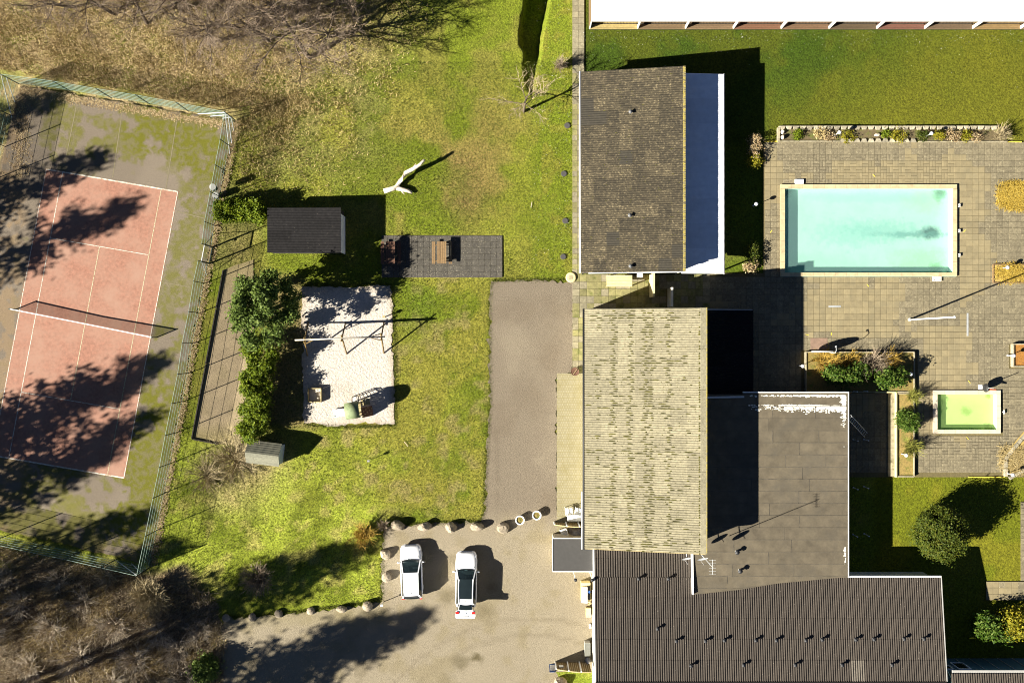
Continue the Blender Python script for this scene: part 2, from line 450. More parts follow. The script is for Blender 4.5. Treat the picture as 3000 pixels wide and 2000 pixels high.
def ground_color(px, py):
    n1, n2, n3 = fbm(px, py, 260, 1), fbm(px, py, 90, 21), fbm(px, py, 34, 41)
    wx, wy = px + (n2 - .5) * 120, py + (n1 - .5) * 160
    c = np.zeros(px.shape + (3,)) + GB
    c = blend(c, sst(.42, .66, n2) * .7, OLV)
    c = blend(c, sst(.5, .75, n1) * .6, GL)
    # meadow running out from the wood, top left
    m = (1 - sst(700, 1400, wx + wy * .4)) * (1 - sst(420, 640, wy))
    c = blend(c, np.clip(m * 1.25, 0, 1) * (.35 + .65 * sst(.38, .58, n3)), TAN)
    c = blend(c, rectw(wx, wy, 620, 250, 1300, 620, 100) * sst(.45, .6, n2) * .7, np.array((.23, .23, .03)))
    m2 = rectw(wx, wy, 1080, 330, 1560, 640, 140)
    c = blend(c, m2 * sst(.36, .6, n2) * .75, np.array((.22, .165, .05)))
    c = blend(c, rectw(wx, wy, 1300, 430, 1420, 640, 60) * .5, np.array((.17, .10, .05)))
    wood = (1 - sst(880, 1180, wx + wy * .55)) * (1 - sst(130, 250, wy))
    c = blend(c, wood * sst(.42, .66, n3) * .5, BRN * 1.3)
    c = blend(c, rectw(wx, wy, 640, 320, 960, 600, 60) * sst(.42, .6, n3) * .6, np.array((.17, .19, .02)))
    c = blend(c, rectw(wx, wy, 640, 540, 760, 640, 40) * .4, np.array((.12, .17, .05)))
    # bright lawn beside the car park and round the playground
    l = rectw(wx, wy, 400, 1290, 1140, 1760, 70)
    c = blend(c, l * sst(.3, .6, n2), np.array((.245, .285, .03)))
    c = blend(c, l * sst(.54, .68, n3) * .8, np.array((.30, .27, .07)))
    c = blend(c, rectw(wx, wy, 600, 1330, 830, 1480, 60) * .7, np.array((.27, .21, .10)))
    pl = rectw(wx, wy, 880, 830, 1440, 1500, 40)
    c = blend(c, pl * sst(.4, .6, n2) * .7, np.array((.205, .19, .028)))
    c = blend(c, pl * sst(.56, .7, n3) * .75, np.array((.22, .18, .065)))
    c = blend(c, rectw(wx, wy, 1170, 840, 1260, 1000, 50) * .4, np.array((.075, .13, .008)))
    # bare soil by the hedge and the sand
    c = blend(c, rectw(wx, wy, 760, 820, 900, 1290, 26) * .75, np.array((.17, .12, .06)))
    c = blend(c, rectw(wx, wy, 860, 900, 900, 960, 16) * .8, DIRT * 1.2)
    c = blend(c, rectw(wx, wy, 560, 640, 760, 800, 40) * .4, TAN)
    # thicket bottom left
    tk = sst(1640, 1700, wy) * (1 - sst(540, 660, wx + (wy - 1800) * -.35))
    c = blend(c, tk, BRN * 1.7)
    c = blend(c, tk * sst(.55, .7, n3) * .8, TAN * .9)
    # strip beside the low house and the long back lawn
    st = rectw(px, py, 1560, -200, 1690, 840, 25)
    c = blend(c, st * .8, np.array((.12, .155, .010)))
    c = blend(c, st * sst(.5, .65, n3) * .5, np.array((.2, .17, .03)))
    nl = rectw(px, py, 1690, -100, 3300, 420, 12)
    c = blend(c, nl, GD)
    c = blend(c, nl * sst(.38, .62, n2) * .7, np.array((.066, .075, .006)))
    c = blend(c, nl * sst(2250, 3000, px + (n1 - .5) * 700 + (py - 200) * 1.4) * .75, np.array((.115, .11, .009)))
    rl = rectw(px, py, 2560, 1380, 3300, 2200, 12)
    c = blend(c, rl, np.array((.10, .112, .006)))
    c = blend(c, rl * sst(.5, .65, n2) * .7, np.array((.14, .13, .01)))
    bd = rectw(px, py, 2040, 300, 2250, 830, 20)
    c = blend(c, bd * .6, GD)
    return c

def grid_lines(lo, hi, step, extra):
    a = list(np.arange(lo, hi + 1e-6, step)) + list(extra)
    a = sorted(a)
    out = [a[0]]
    for v in a[1:]:
        if v - out[-1] > 0.004: out.append(v)
    return out

POOLS = [(2288, 542, 2802, 806), (2738, 1147, 2928, 1266)]
ex, ey = [], []
for x0, y0, x1, y1 in POOLS:
    for v in (x0, x1): ex += [(v - 1500) / S, (v - 1500) / S + .06, (v - 1500) / S - .06]
    for v in (y0, y1): ey += [(1000 - v) / S, (1000 - v) / S + .06, (1000 - v) / S - .06]
ex += list(np.arange(0.3, 3.4, 0.1))
xs = [-160, -110, -75, -55] + grid_lines(-45, 45, 0.3, ex) + [55, 75, 110, 160]
ys = [-160, -110, -75, -50, -38] + grid_lines(-31, 31, 0.3, ey) + [38, 50, 75, 110, 160]
GX, GY = np.meshgrid(np.array(xs), np.array(ys))
PX, PY = GX * S + 1500, 1000 - GY * S
Z = -0.03 - 0.05 * fbm(GX, GY, 3.0, 5)
rough_w = (1 - sst(900, 1400, PX)) * (1 - sst(420, 620, PY)) + sst(1650, 1720, PY) * (1 - sst(540, 660, PX))
Z -= rough_w * 0.22 * fbm(GX, GY, 1.6, 77)
for x0, y0, x1, y1 in POOLS:
    Z = np.where((PX > x0 + .5) & (PX < x1 - .5) & (PY > y0 + .5) & (PY < y1 - .5), -2.6, Z)
# the ditch with its steep west bank
yw = np.clip(PY, -400, 400)
wig = (vnoise(GX * 0, GY, 1.3, 9) - .5) * 12 + (vnoise(GX * 0, GY, .35, 19) - .5) * 11
dw = np.interp(yw, [-400, 0, 120, 220, 295], [1512, 1530, 1524, 1536, 1556]) + wig
de = np.interp(yw, [-400, 0, 120, 220, 295], [1640, 1606, 1586, 1570, 1560]) + wig * .3
dep = np.interp(yw, [-400, 0, 120, 220, 295], [1.9, 1.8, 1.5, 0.8, 0.0])
Z -= dep * sst(0, 9, PX - dw) * (1 - sst(-8, 6, PX - de)) * (PY < 295)
gc = ground_color(PX, PY)
nv, nu = GX.shape
mb = MB()
mb.v = np.stack([GX.ravel(), GY.ravel(), Z.ravel()], 1).tolist()
ii = np.arange(nv * nu).reshape(nv, nu)
mb.f = np.stack([ii[:-1, :-1].ravel(), ii[:-1, 1:].ravel(), ii[1:, 1:].ravel(), ii[1:, :-1].ravel()], 1).tolist()
mb.build('ground', GRASS, smooth=True, kind='structure', col=gc.reshape(-1, 3))

def painted_poly(name, pts_px, z, colf, material, step=0.35, jag=0.0, seg=0.5, kind='structure', zf=None):
    rr = random.Random(len(name) * 13 + int(pts_px[0][0]))
    out = []
    n = len(pts_px)
    for i in range(n):
        a, b = pts_px[i], pts_px[(i + 1) % n]
        L = math.dist(a, b) / S
        k = max(1, int(L / seg))
        for j in range(k):
            t = j / k
            x, y = a[0] + (b[0] - a[0]) * t, a[1] + (b[1] - a[1]) * t
            if j > 0 and jag:
                x += rr.gauss(0, jag); y += rr.gauss(0, jag)
            out.append(((x - 1500) / S, (1000 - y) / S))
    ax = np.array(out)
    gx, gy = np.meshgrid(np.arange(ax[:, 0].min(), ax[:, 0].max(), step), np.arange(ax[:, 1].min(), ax[:, 1].max(), step))
    gx = gx.ravel() + NR.uniform(-.1, .1, gx.size) * step; gy = gy.ravel() + NR.uniform(-.1, .1, gy.size) * step
    ins = np.zeros(len(gx), bool)
    m = len(out)
    for i in range(m):
        x0, y0 = out[i]; x1, y1 = out[(i + 1) % m]
        cond = ((y0 > gy) != (y1 > gy))
        with np.errstate(divide='ignore', invalid='ignore'):
            xi = (x1 - x0) * (gy - y0) / (y1 - y0 if y1 != y0 else 1e-9) + x0
        ins ^= cond & (gx < xi)
    pts = [Vector(p) for p in out] + [Vector((float(a), float(b))) for a, b in zip(gx[ins], gy[ins])]
    vs, es, fs, *_ = delaunay_2d_cdt(pts, [], [list(range(m))], 1, 1e-5)
    va = np.array([(v.x, v.y) for v in vs])
    zz = np.full(len(va), z) if zf is None else zf(va[:, 0], va[:, 1])
    col = colf(va[:, 0] * S + 1500, 1000 - va[:, 1] * S)
    b = MB()
    b.v = np.column_stack([va, zz]).tolist()
    b.f = [tuple(f) for f in fs]
    return b.build(name, material, smooth=True, kind=kind, col=col)

def gravel_color(px, py):
    n1, n2 = fbm(px, py, 150, 61), fbm(px, py, 45, 81)
    c = np.zeros(px.shape + (3,)) + np.array((.235, .198, .138))
    lane = 1 - sst(1480, 1560, py)
    c = blend(c, lane, np.array((.165, .135, .098)))
    c = blend(c, sst(.45, .8, n1) * .4, np.array((.265, .225, .158)))
    c = blend(c, sst(.52, .7, n2) * (1 - lane) * .5, np.array((.19, .155, .085)))
    c = blend(c, sst(.5, .7, fbm(px, py, 70, 611)) * lane * .4, np.array((.13, .102, .07)))
    for (x, y, r, w) in ((1310, 1745, 40, .6), (1420, 1790, 50, .45), (1340, 1935, 34, .6), (1396, 1925, 12, .9), (1300, 1990, 40, .3), (1440, 1720, 30, .5), (1060, 1955, 26, .35), (1330, 1640, 30, .4)):
        d = np.hypot((px - x), (py - y) * 1.1) + (n2 - .5) * 50
        c = blend(c, (1 - sst(r * .3, r, d)) * w, np.array((.09, .072, .035)))
    # wheel marks curving out of the yard
    for rr_ in (470, 520, 610, 700):
        d = np.abs(np.hypot(px - 1560, py - 2330) - rr_) + (n2 - .5) * 8
        c = blend(c, (1 - sst(2, 8, d)) * .3 * (py > 1780), np.array((.12, .095, .06)))
    for x in (1452, 1462):
        c = blend(c, (1 - sst(1.5, 4.5, np.abs(px - x - (n1 - .5) * 14))) * .35 * lane, np.array((.10, .08, .055)))
    c = blend(c, rectw(px, py, 640, 1775, 1130, 1830, 20) * .3, np.array((.2, .17, .075)))
    return c

GRAVEL_POLY = [(1440, 823), (1676, 823), (1676, 1090), (1632, 1096), (1632, 1500), (1745, 1510), (1745, 2080), (655, 2080), (648, 1890), (652, 1812), (760, 1806), (905, 1792), (1050, 1772), (1118, 1762), (1121, 1640), (1124, 1545), (1190, 1538), (1410, 1528), (1418, 1500), (1426, 1330), (1436, 1180), (1434, 900)]
painted_poly('gravel_yard', GRAVEL_POLY, 0.012, gravel_color, GRAVEL, 0.32, 3.4, 0.3)

def sand_color(px, py):
    n = fbm(px, py, 60, 91)
    c = np.zeros(px.shape + (3,)) + np.array((.50, .45, .39))
    c = blend(c, sst(.5, .7, n) * .5, np.array((.40, .345, .28)))
    e = 1 - rectw(px + (n - .5) * 40, py + (n - .5) * 40, 896, 850, 1140, 1236, 16)
    return blend(c, e * .55, np.array((.33, .25, .16)))
painted_poly('sand_play_area', [(888, 838), (1020, 842), (1144, 836), (1150, 905), (1149, 1000), (1153, 1100), (1156, 1180), (1156, 1243), (1060, 1238), (1010, 1248), (960, 1250), (930, 1240), (892, 1240), (889, 1150), (884, 1050), (893, 990), (880, 930), (884, 880)], 0.010, sand_color, SAND, 0.3, 2.4, 0.25)

def dirt_color(px, py):
    n = fbm(px, py, 50, 101)
    c = np.zeros(px.shape + (3,)) + np.array((.275, .215, .135))
    c = blend(c, sst(.5, .7, n) * .4, np.array((.23, .185, .1)))
    return blend(c, sst(1225, 1290, py) * .6 + (1 - sst(790, 860, py)) * .5, np.array((.24, .2, .075)))
painted_poly('petanque_strip', [(656, 790), (742, 760), (748, 900), (735, 1100), (722, 1305), (640, 1300), (564, 1284), (605, 1060), (636, 905)], 0.012, dirt_color, GRAVEL, 0.4, 1.0, 0.5)

def court_base_color(px, py):
    n1, n2, n3 = fbm(px, py, 120, 111), fbm(px, py, 46, 131), fbm(px, py, 26, 151, 4)
    c = np.zeros(px.shape + (3,)) + np.array((.142, .115, .086))
    c = blend(c, sst(.45, .65, n1) * .5, np.array((.175, .143, .108)))
    mossm = (1 - sst(430, 540, py)) * sst(60, 160, px) * (.55 + .45 * sst(250, 600, px)) + sst(500, 560, px - (py - 500) * -.19 ) * 0.55 + sst(1080, 1250, py) * .55
    thr = .60 - .26 * np.clip(mossm, 0, 1)
    w = sst(thr, thr + .06, n2 * .5 + n3 * .5) * (.55 + .45 * sst(.35, .6, vnoise(px, py, 7, 171)))
    c = blend(c, w * np.clip(mossm * 1.4, .3, 1) * .95, np.array((.098, .096, .007)))
    litter = 1 - rectw(px + (n2 - .5) * 60, py + (n2 - .5) * 60, 70, 280, 2000, 1600, 22)
    c = blend(c, litter * .7 * (n3 > .45), np.array((.2, .14, .08)))
    shw = sst(1400, 1500, py) * (1 - sst(200, 420, px))
    return blend(c, shw * sst(.4, .6, n2) * .7, np.array((.13, .12, .03)))
painted_poly('tennis_court', [(58, 252), (684, 356), (440, 1652), (-320, 1480), (-190, 1240)], 0.010, court_base_color, ASPHALT, 0.17, 2.5, 0.3)

def strip(name, a, b, w, z, material, parent=None, kind=None, hh=0.004):
    p, q = G(*a, 0), G(*b, 0)
    d = (q - p).normalized(); n = Vector((-d.y, d.x, 0)) * w / 2
    return MB().prism([p - n, q - n, q + n, p + n], z, z + hh).build(name, material, parent, kind=kind)

# court: (u across, v along) in metres from the near top left corner
C0, C1, C3 = Vector((136, 496)), Vector((521, 562)), Vector((-22, 1333))
def court_px(u, v):
    return C0 + (C1 - C0) * (u / 10.97) + (C3 - C0) * (v / 23.77)
cq = [court_px(*p) for p in ((-.06, -.06), (11.03, -.06), (11.03, 23.83), (-.06, 23.83))]
clay = MB().prism([G(p.x, p.y) for p in reversed(cq)], 0.012, 0.018).build('clay_court', CLAY, kind='structure')
def cl(u0, v0, u1, v1, m=LINE, w=0.062, zz=0.0205):
    a, b = court_px(u0, v0), court_px(u1, v1)
    strip('court_line', (a.x, a.y), (b.x, b.y), w, zz, m, clay)
cl(0, 0, 10.97, 0, w=.11); cl(0, 23.77, 10.97, 23.77, w=.11)
cl(0, .06, 0, 23.7); cl(10.97, .06, 10.97, 23.7)
cl(1.37, .06, 1.37, 23.7); cl(9.6, .06, 9.6, 23.7, LINEY)
cl(1.42, 5.485, 9.55, 5.485); cl(1.42, 18.285, 9.55, 18.285)
cl(5.485, 5.54, 5.485, 18.23, LINEY)
# long joints in the asphalt
for a, b in (((362, 302), (330, 520)), ((522, 330), (485, 560)), ((228, 290), (190, 480)), ((520, 620), (600, 640)), ((470, 825), (560, 842))):
    strip('asphalt_joint', a, b, 0.07, 0.0125, mat('joint_grit', (.155, .13, .075), .95, .3, 8), clay)

# ------------------------------------------------------------------ paving
SLABMESH = {}
def slab_piece(sx, sy, material):
    key = (round(sx, 3), round(sy, 3), material.name)
    if key not in SLABMESH:
        b = MB()
        g = 0.017; hx, hy = sx / 2 - g / 2, sy / 2 - g / 2; e = 0.012
        lo = [(-hx, -hy), (hx, -hy), (hx, hy), (-hx, hy)]
        vs = [(x, y, 0.0) for x, y in lo] + [(x, y, .02) for x, y in lo] + [(x * (1 - e / hx), y * (1 - e / hy), .03) for x, y in lo]
        fs = [(i, (i + 1) % 4, 4 + (i + 1) % 4, 4 + i) for i in range(4)] + [(4 + i, 4 + (i + 1) % 4, 8 + (i + 1) % 4, 8 + i) for i in range(4)] + [(8, 9, 10, 11)]
        me = bpy.data.meshes.new('paving_slab')
        me.from_pydata(vs, [], fs); me.materials.append(material)
        SLABMESH[key] = (me, np.array(vs), fs)
    return SLABMESH[key]

def lay(parent, slabs, limit=300, keyf=None):
    """slabs: (x, y, z, sx, sy, material) in metres"""
    order = sorted(slabs, key=keyf) if keyf else slabs
    for (x, y, z, sx, sy, m) in order[:limit]:
        me = slab_piece(sx, sy, m)[0]
        o = bpy.data.objects.new('paving_slab', me)
        o.location = (x, y, z + R.uniform(-.003, .003))
        o.rotation_euler = (R.gauss(0, .006), R.gauss(0, .006), R.gauss(0, .004))
        COL.objects.link(o); under(o, parent)
    rest = {}
    for t in order[limit:]: rest.setdefault(t[5].name, []).append(t)
    for k, ts in rest.items():
        b = MB()
        for (x, y, z, sx, sy, m) in ts:
            _, vs, fs = slab_piece(sx, sy, m)
            b.add(vs + np.array((x, y, z + R.uniform(-.003, .003))), fs)
        b.build('paving', ts[0][5], parent, kind='stuff')

def rects_minus(px0, py0, px1, py1, holes):
    xs_ = sorted({px0, px1} | {v for h in holes for v in (h[0], h[2]) if px0 < v < px1})
    ys_ = sorted({py0, py1} | {v for h in holes for v in (h[1], h[3]) if py0 < v < py1})
    for i in range(len(xs_) - 1):
        for j in range(len(ys_) - 1):
            cx, cy = (xs_[i] + xs_[i + 1]) / 2, (ys_[j] + ys_[j + 1]) / 2
            if not any(h[0] < cx < h[2] and h[1] < cy < h[3] for h in holes):
                yield xs_[i], ys_[j], xs_[i + 1], ys_[j + 1]

def bed(name, areas, z, material=JOINT):
    b = MB()
    for x0, y0, x1, y1 in areas:
        b.add([G(x0, y1, z), G(x1, y1, z), G(x1, y0, z), G(x0, y0, z)], [(0, 1, 2, 3)])
    return b.build(name, material, kind='structure')

PITCH = 0.5 * S
AREAS = list(rects_minus(2236, 416, 3060, 1150, POOLS + [(2200, 400, 2240, 420)])) + list(rects_minus(2490, 1150, 3060, 1397, POOLS)) + [(2080, 800, 2236, 1150)]
terrace = bed('pool_terrace', AREAS, 0.004)
SKIP = [(2295, 549, 2795, 800), (2743, 1152, 2923, 1261), (2356, 1032, 2676, 1150), (2600, 1150, 2676, 1397), (2962, 1006, 3100, 1074)]
slabs = []
nx, ny = 46, 56
for i in range(-9, nx):
    for j in range(0, ny):
        cx, cy = 2240 + (i + .5) * PITCH, 417 + (j + .5) * PITCH
        if cx > 3050 or cy > 1392: continue
        if cx < 2240 and (cy < 808 or cy > 1145): continue
        if cy > 1148 and cx < 2492: continue
        if any(h[0] - 7 < cx < h[2] + 7 and h[1] - 7 < cy < h[3] + 7 for h in SKIP): continue
        if cy > 1290 and cx > 2938 and cx + (cy - 1290) * .0 > 2940 + max(0, (1345 - cy)) * .9: continue
        worn = fbm(np.array([cx]), np.array([cy]), 130, 201)[0] - .5
        wv = worn * 1.6
        if cy < 520: wv += .5 - (cy - 417) / 105 * .62
        if cx > 2810: wv += (cx - 2830) / 110 * .55
        if cy > 1285: wv += .25 + (cy - 1285) / 200
        if 2380 < cx < 2700 and 985 < cy < 1035: wv += .3
        if cx < 2360: wv += .25 if cy > 800 else 0
        m = SLABW if wv > .12 else SLAB
        x, y = (cx - 1500) / S, (1000 - cy) / S
        weave = (2300 < cx < 2800 and 450 < cy < 540) or (cx > 2735 and cy > 1270 and cy < 1372) or (cx > 2934 and 1150 < cy < 1272)
        if weave:
            if (i + j) % 2 == 0:
                slabs += [(x - .125, y, .006, .25, .5, m), (x + .125, y, .006, .25, .5, m)]
            else:
                slabs += [(x, y - .125, .006, .5, .25, m), (x, y + .125, .006, .5, .25, m)]
        else:
            slabs.append((x, y, .006, .5, .5, m))
lay(terrace, slabs, 300, lambda t: abs(t[0] - 31) + abs(t[1] - 2.5) * 1.2 + (50 if t[0] < 24 else 0))

def slab_field(name, x0, y0, x1, y1, p, mats, offset=0.0, holes=()):
    bedo = bed(name, [(x0, y0, x1, y1)], 0.004)
    ss = []
    P_ = p * S
    ni, nj = int(round((x1 - x0) / P_)), int(round((y1 - y0) / P_))
    sx, sy = (x1 - x0) / ni, (y1 - y0) / nj
    for i in range(ni):
        for j in range(nj):
            cx, cy = x0 + (i + .5) * sx, y0 + (j + .5) * sy
            if any(h[0] < cx < h[2] and h[1] < cy < h[3] for h in holes): continue
            m = mats[min(len(mats) - 1, int(R.random() ** 1.3 * len(mats)))]
            ss.append(((cx - 1500) / S, (1000 - cy) / S, .006, sx / S, sy / S, m))
    lay(bedo, ss)
    return bedo
slab_field('picnic_patio', 1118, 690, 1472, 813, .5, [SLABD])
slab_field('side_path', 1677, -20, 1712, 215, .5, [SLABP])
slab_field('house_path', 1677, 215, 1706, 804, .42, [SLABP, SLABG])
slab_field('passage_paving', 1677, 804, 2080, 930, .6, [SLABG, SLABP])
slab_field('narrow_path', 1677, 930, 1712, 1092, .5, [SLABG, SLABP])
slab_field('garden_path', 2888, 1702, 3040, 1757, .5, [SLAB, SLABW])
slab_field('lawn_path', 2990, 1470, 3040, 1700, .5, [SLABW])

# pale block paving in front of the main house
def block_mat():
    m, nt, b = nodes_of('pale_blocks')
    p = pos(nt)
    br = nt.nodes.new('ShaderNodeTexBrick')
    br.inputs['Scale'].default_value = 1.0
    br.inputs['Brick Width'].default_value = 0.14; br.inputs['Row Height'].default_value = 0.21
    br.inputs['Mortar Size'].default_value = 0.012
    br.inputs['Color1'].default_value = (.215, .19, .118, 1); br.inputs['Color2'].default_value = (.25, .222, .14, 1)
    br.inputs['Mortar'].default_value = (.17, .14, .05, 1)
    nt.links.new(p, br.inputs['Vector'])
    n = noise_node(nt, 1.0, 6, .65, p)
    c = mixc(nt, ramp(nt, n.outputs[0], [(.48, 0.0), (.75, .75)]).outputs[0], br.outputs[0], (.18, .15, .06))
    nt.links.new(c, b.inputs['Base Color']); b.inputs['Roughness'].default_value = .92
    add_bump(nt, b, br.outputs[1], -.3, .01)
    return m
MB().prism([G(1631, 1560), G(1740, 1560), G(1740, 1093), G(1631, 1093)], -.01, .018).build('block_paving', block_mat(), kind='structure')
painted_poly('front_grass_patch', [(1628, 1966), (1745, 1962), (1745, 2080), (1632, 2080), (1636, 1990)], .02, lambda px, py: np.zeros(px.shape + (3,)) + np.array((.15, .18, .02)) + (fbm(px, py, 20, 5)[..., None] - .5) * np.array((.1, .06, .03)), GRASS, .2, 1.5, .3)

# ------------------------------------------------------------------ buildings
def corr_mesh(L, n, pitch, amp, material, seg=6, flat=False):
    """ribbed roofing sheet: x along the ribs (0..L), y across"""
    vs, fs = [], []
    m = n * seg
    for i in range(m + 1):
        y = i * pitch / seg
        ph = (i % seg) / seg
        if flat: z = amp * (1 if .2 < ph < .7 else 0)
        else: z = amp * .5 * (1 - math.cos(2 * math.pi * i / seg))
        vs += [(0, y, z + .012), (L, y, z), (0, y, z - .006), (0, y, z + .012)]
    for i in range(m):
        a, b = i * 4, i * 4 + 4
        fs += [(a, b, b + 1, a + 1), (a + 2, b + 2, b + 3, a + 3)]
    me = bpy.data.meshes.new('roof_sheet')
    me.from_pydata([(x, y, z) for x, y, z in vs], [], [(f[0], f[3], f[2], f[1]) for f in fs])
    me.polygons.foreach_set('use_smooth', [True] * len(me.polygons))
    me.materials.append(material)
    return me

def lay_roof(roof, p_low, u, v, ulen, vlen, nu_, nv_, material, pitch=.177, amp=.05, seg=6, skipf=None, odd=None, flat=False, name='roof_sheet'):
    """p_low: corner; u: unit up the slope (along the ribs); v: unit across"""
    u, v = u.normalized(), v.normalized()
    w = u.cross(v)
    n_rib = max(1, round(vlen / nv_ / pitch))
    pt = vlen / nv_ / n_rib
    L = ulen / nu_
    me = corr_mesh(L + .04, n_rib, pt, amp, material, seg, flat)
    rot = Matrix((u, v, w)).transposed().to_4x4()
    alt = {}
    for i in range(nu_):
        for j in range(nv_):
            p = p_low + u * (i * L) + v * (j * vlen / nv_)
            if skipf and skipf(p + u * L / 2 + v * (vlen / nv_ / 2)): continue
            m_ = me
            if odd and (i, j) in odd:
                k = odd[(i, j)].name
                if k not in alt:
                    alt[k] = me.copy(); alt[k].materials.clear(); alt[k].materials.append(odd[(i, j)])
                m_ = alt[k]
            o = bpy.data.objects.new(name, m_)
            o.matrix_world = Matrix.Translation(p + w * R.uniform(0, .004)) @ rot
            o.location, o.rotation_euler = (p + w * R.uniform(0, .004)), rot.to_euler()
            COL.objects.link(o); under(o, roof)

def wallbox(name, x0, y0, x1, y1, z0, z1, material, parent):
    return MB().box(((x0 + x1) / 2, (y0 + y1) / 2, (z0 + z1) / 2), (abs(x1 - x0), abs(y1 - y0), z1 - z0)).build(name, material, parent)

def slope_prism(pts_lo, thick=.08):
    """quad slab from 4 corner points (top), hanging thick below"""
    b = MB()
    vs = [Vector(p) for p in pts_lo] + [Vector(p) - Vector((0, 0, thick)) for p in pts_lo]
    b.add(vs, [(0, 1, 2, 3), (7, 6, 5, 4), (0, 4, 5, 1), (1, 5, 6, 2), (2, 6, 7, 3), (3, 7, 4, 0)])
    return b

def window(parent, c, sx, sz, axis='x', n=1):
    """a framed window on a wall; axis = the way it runs"""
    d = Vector((1, 0, 0)) if axis == 'x' else Vector((0, 1, 0))
    nrm = Vector((0, n, 0)) if axis == 'x' else Vector((n, 0, 0))
    c = Vector(c)
    f = MB()
    for s_ in (-1, 1):
        f.bar(c + d * s_ * sx / 2 - Vector((0, 0, sz / 2)), c + d * s_ * sx / 2 + Vector((0, 0, sz / 2)), .08, .1)
        f.bar(c - d * sx / 2 + Vector((0, 0, s_ * sz / 2)), c + d * sx / 2 + Vector((0, 0, s_ * sz / 2)), .1, .08)
    fr = f.build('window', WHITE, parent)
    size = (sx - .06, .03, sz - .06) if axis == 'x' else (.03, sx - .06, sz - .06)
    MB().box(c - nrm * .01, size).build('pane', CARG, fr)

def vent_proto(label, group, h=.45, capm=GREYD, pipem=GREY, r=.11):
    t = T('roof_vent', (0, 0, 0), label, 'roof vent', group)
    MB().cyl((0, 0, -.1), (0, 0, h * .75), r * .75, n=8).build('pipe', pipem, t)
    MB().lathe((0, 0, 0), [(r * 1.5, h * .72), (r * 1.5, h * .8), (r * .4, h), (.01, h + .01)], 8).build('cap', capm, t)
    return t

# --- low house with the dark ribbed roof (north) and its white lean-to
A = T('changing_house', G(1860, 505, 0), 'low house with dark mossy ribbed roof and white lean-to roof beside the pool', 'house')
AXW, AXR, AYN, AYS = 5.45, 13.39, 21.3, 5.42
AZW, AZR = 2.73, 4.36
wallbox('wall', AXW + .25, AYS + .12, AXR - .05, AYN - .15, 0, 2.5, WALLD, A)
b = MB(); b.add([(AXW + .3, y, 2.5) for y in (AYS + .12, AYN - .15)] + [(AXR - .08, y, 2.5) for y in (AYS + .12, AYN - .15)] + [(AXR - .08, y, AZR - .1) for y in (AYS + .12, AYN - .15)] + [(AXW + .3, y, AZW - .02) for y in (AYS + .12, AYN - .15)],
  [(0, 2, 4, 6), (1, 7, 5, 3), (2, 3, 5, 4), (0, 6, 7, 1), (6, 4, 5, 7)])
b.build('gable_wall', WALLD, A)
ra = slope_prism([(AXW + .02, AYS + .02, AZW - .03), (AXR - .02, AYS + .02, AZR - .03), (AXR - .02, AYN - .02, AZR - .03), (AXW + .02, AYN - .02, AZW - .03)], .06).build('roof', WOODD, A)
uA = Vector((AXR - AXW, 0, AZR - AZW))
oddA = {(3, 8): ROOF_AD, (0, 11): ROOF_AD, (0, 12): ROOF_AD, (1, 11): ROOF_AD, (7, 1): ROOF_AD, (6, 0): ROOF_AD, (5, 1): ROOF_AD, (2, 2): ROOF_AD}
for k in range(1, 6): oddA[(k, 1)] = ROOF_A
lay_roof(ra, Vector((AXW, AYS, AZW)), uA, Vector((0, 1, 0)), uA.length, AYN - AYS, 8, 15, ROOF_A, amp=.072, odd={k: v for k, v in oddA.items() if v != ROOF_A})
MB().cyl((AXW - .07, AYS - .02, AZW - .05), (AXW - .07, AYN + .02, AZW - .05), .08, n=8).build('gutter', WHITE, A, smooth=True)
slope_prism([(AXW + .6, AYS - .06, AZW + .07), (AXR - .3, AYS - .06, AZR - .12), (AXR - .3, AYS - .01, AZR - .12), (AXW + .6, AYS - .01, AZW + .07)], .3).build('barge_board', WHITE, A)
for k in range(15):   # lichen-grown capping along the high edge
    y0 = AYS + (AYN - AYS) * k / 15
    MB().box((AXR - .06, y0 + .53, AZR + .03), (.2, 1.02, .05)).build('ridge_cap', LICH, ra)
# lean-to
BXE = (620 * (1 - 2.45 / 80)) / S
rw = slope_prism([(AXR + .02, AYS - .05, 2.74), (BXE - .02, AYS - .05, 2.42), (BXE - .02, AYN - .1, 2.42), (AXR + .02, AYN - .1, 2.74)], .1).build('lean_to_roof', WHITE, A)
uL = Vector((AXR - BXE, 0, .33))
lay_roof(rw, Vector((BXE, AYN - .12, 2.45)), uL, Vector((0, -1, 0)), uL.length, AYN - AYS - .1, 1, 16, WHITEROOF, pitch=.088, amp=.016, seg=6)
for k in range(5): MB().box((BXE - .15, AYS + .15 + k * 3.9, 1.18), (.1, .1, 2.36)).build('post', WHITE, A)
wallbox('back_wall', AXR - .04, AYS + .1, AXR + .05, AYN - .3, 0, 2.6, WALL, A)
MB().cyl((BXE + .05, AYS - .1, 2.38), (BXE + .05, AYN - .05, 2.38), .06, n=8).build('gutter', GREY, A, smooth=True)
for k in range(4): window(A, (AXR + .07, AYS + 2 + k * 3.6, 1.3), 1.6, 1.1, 'y', 1)

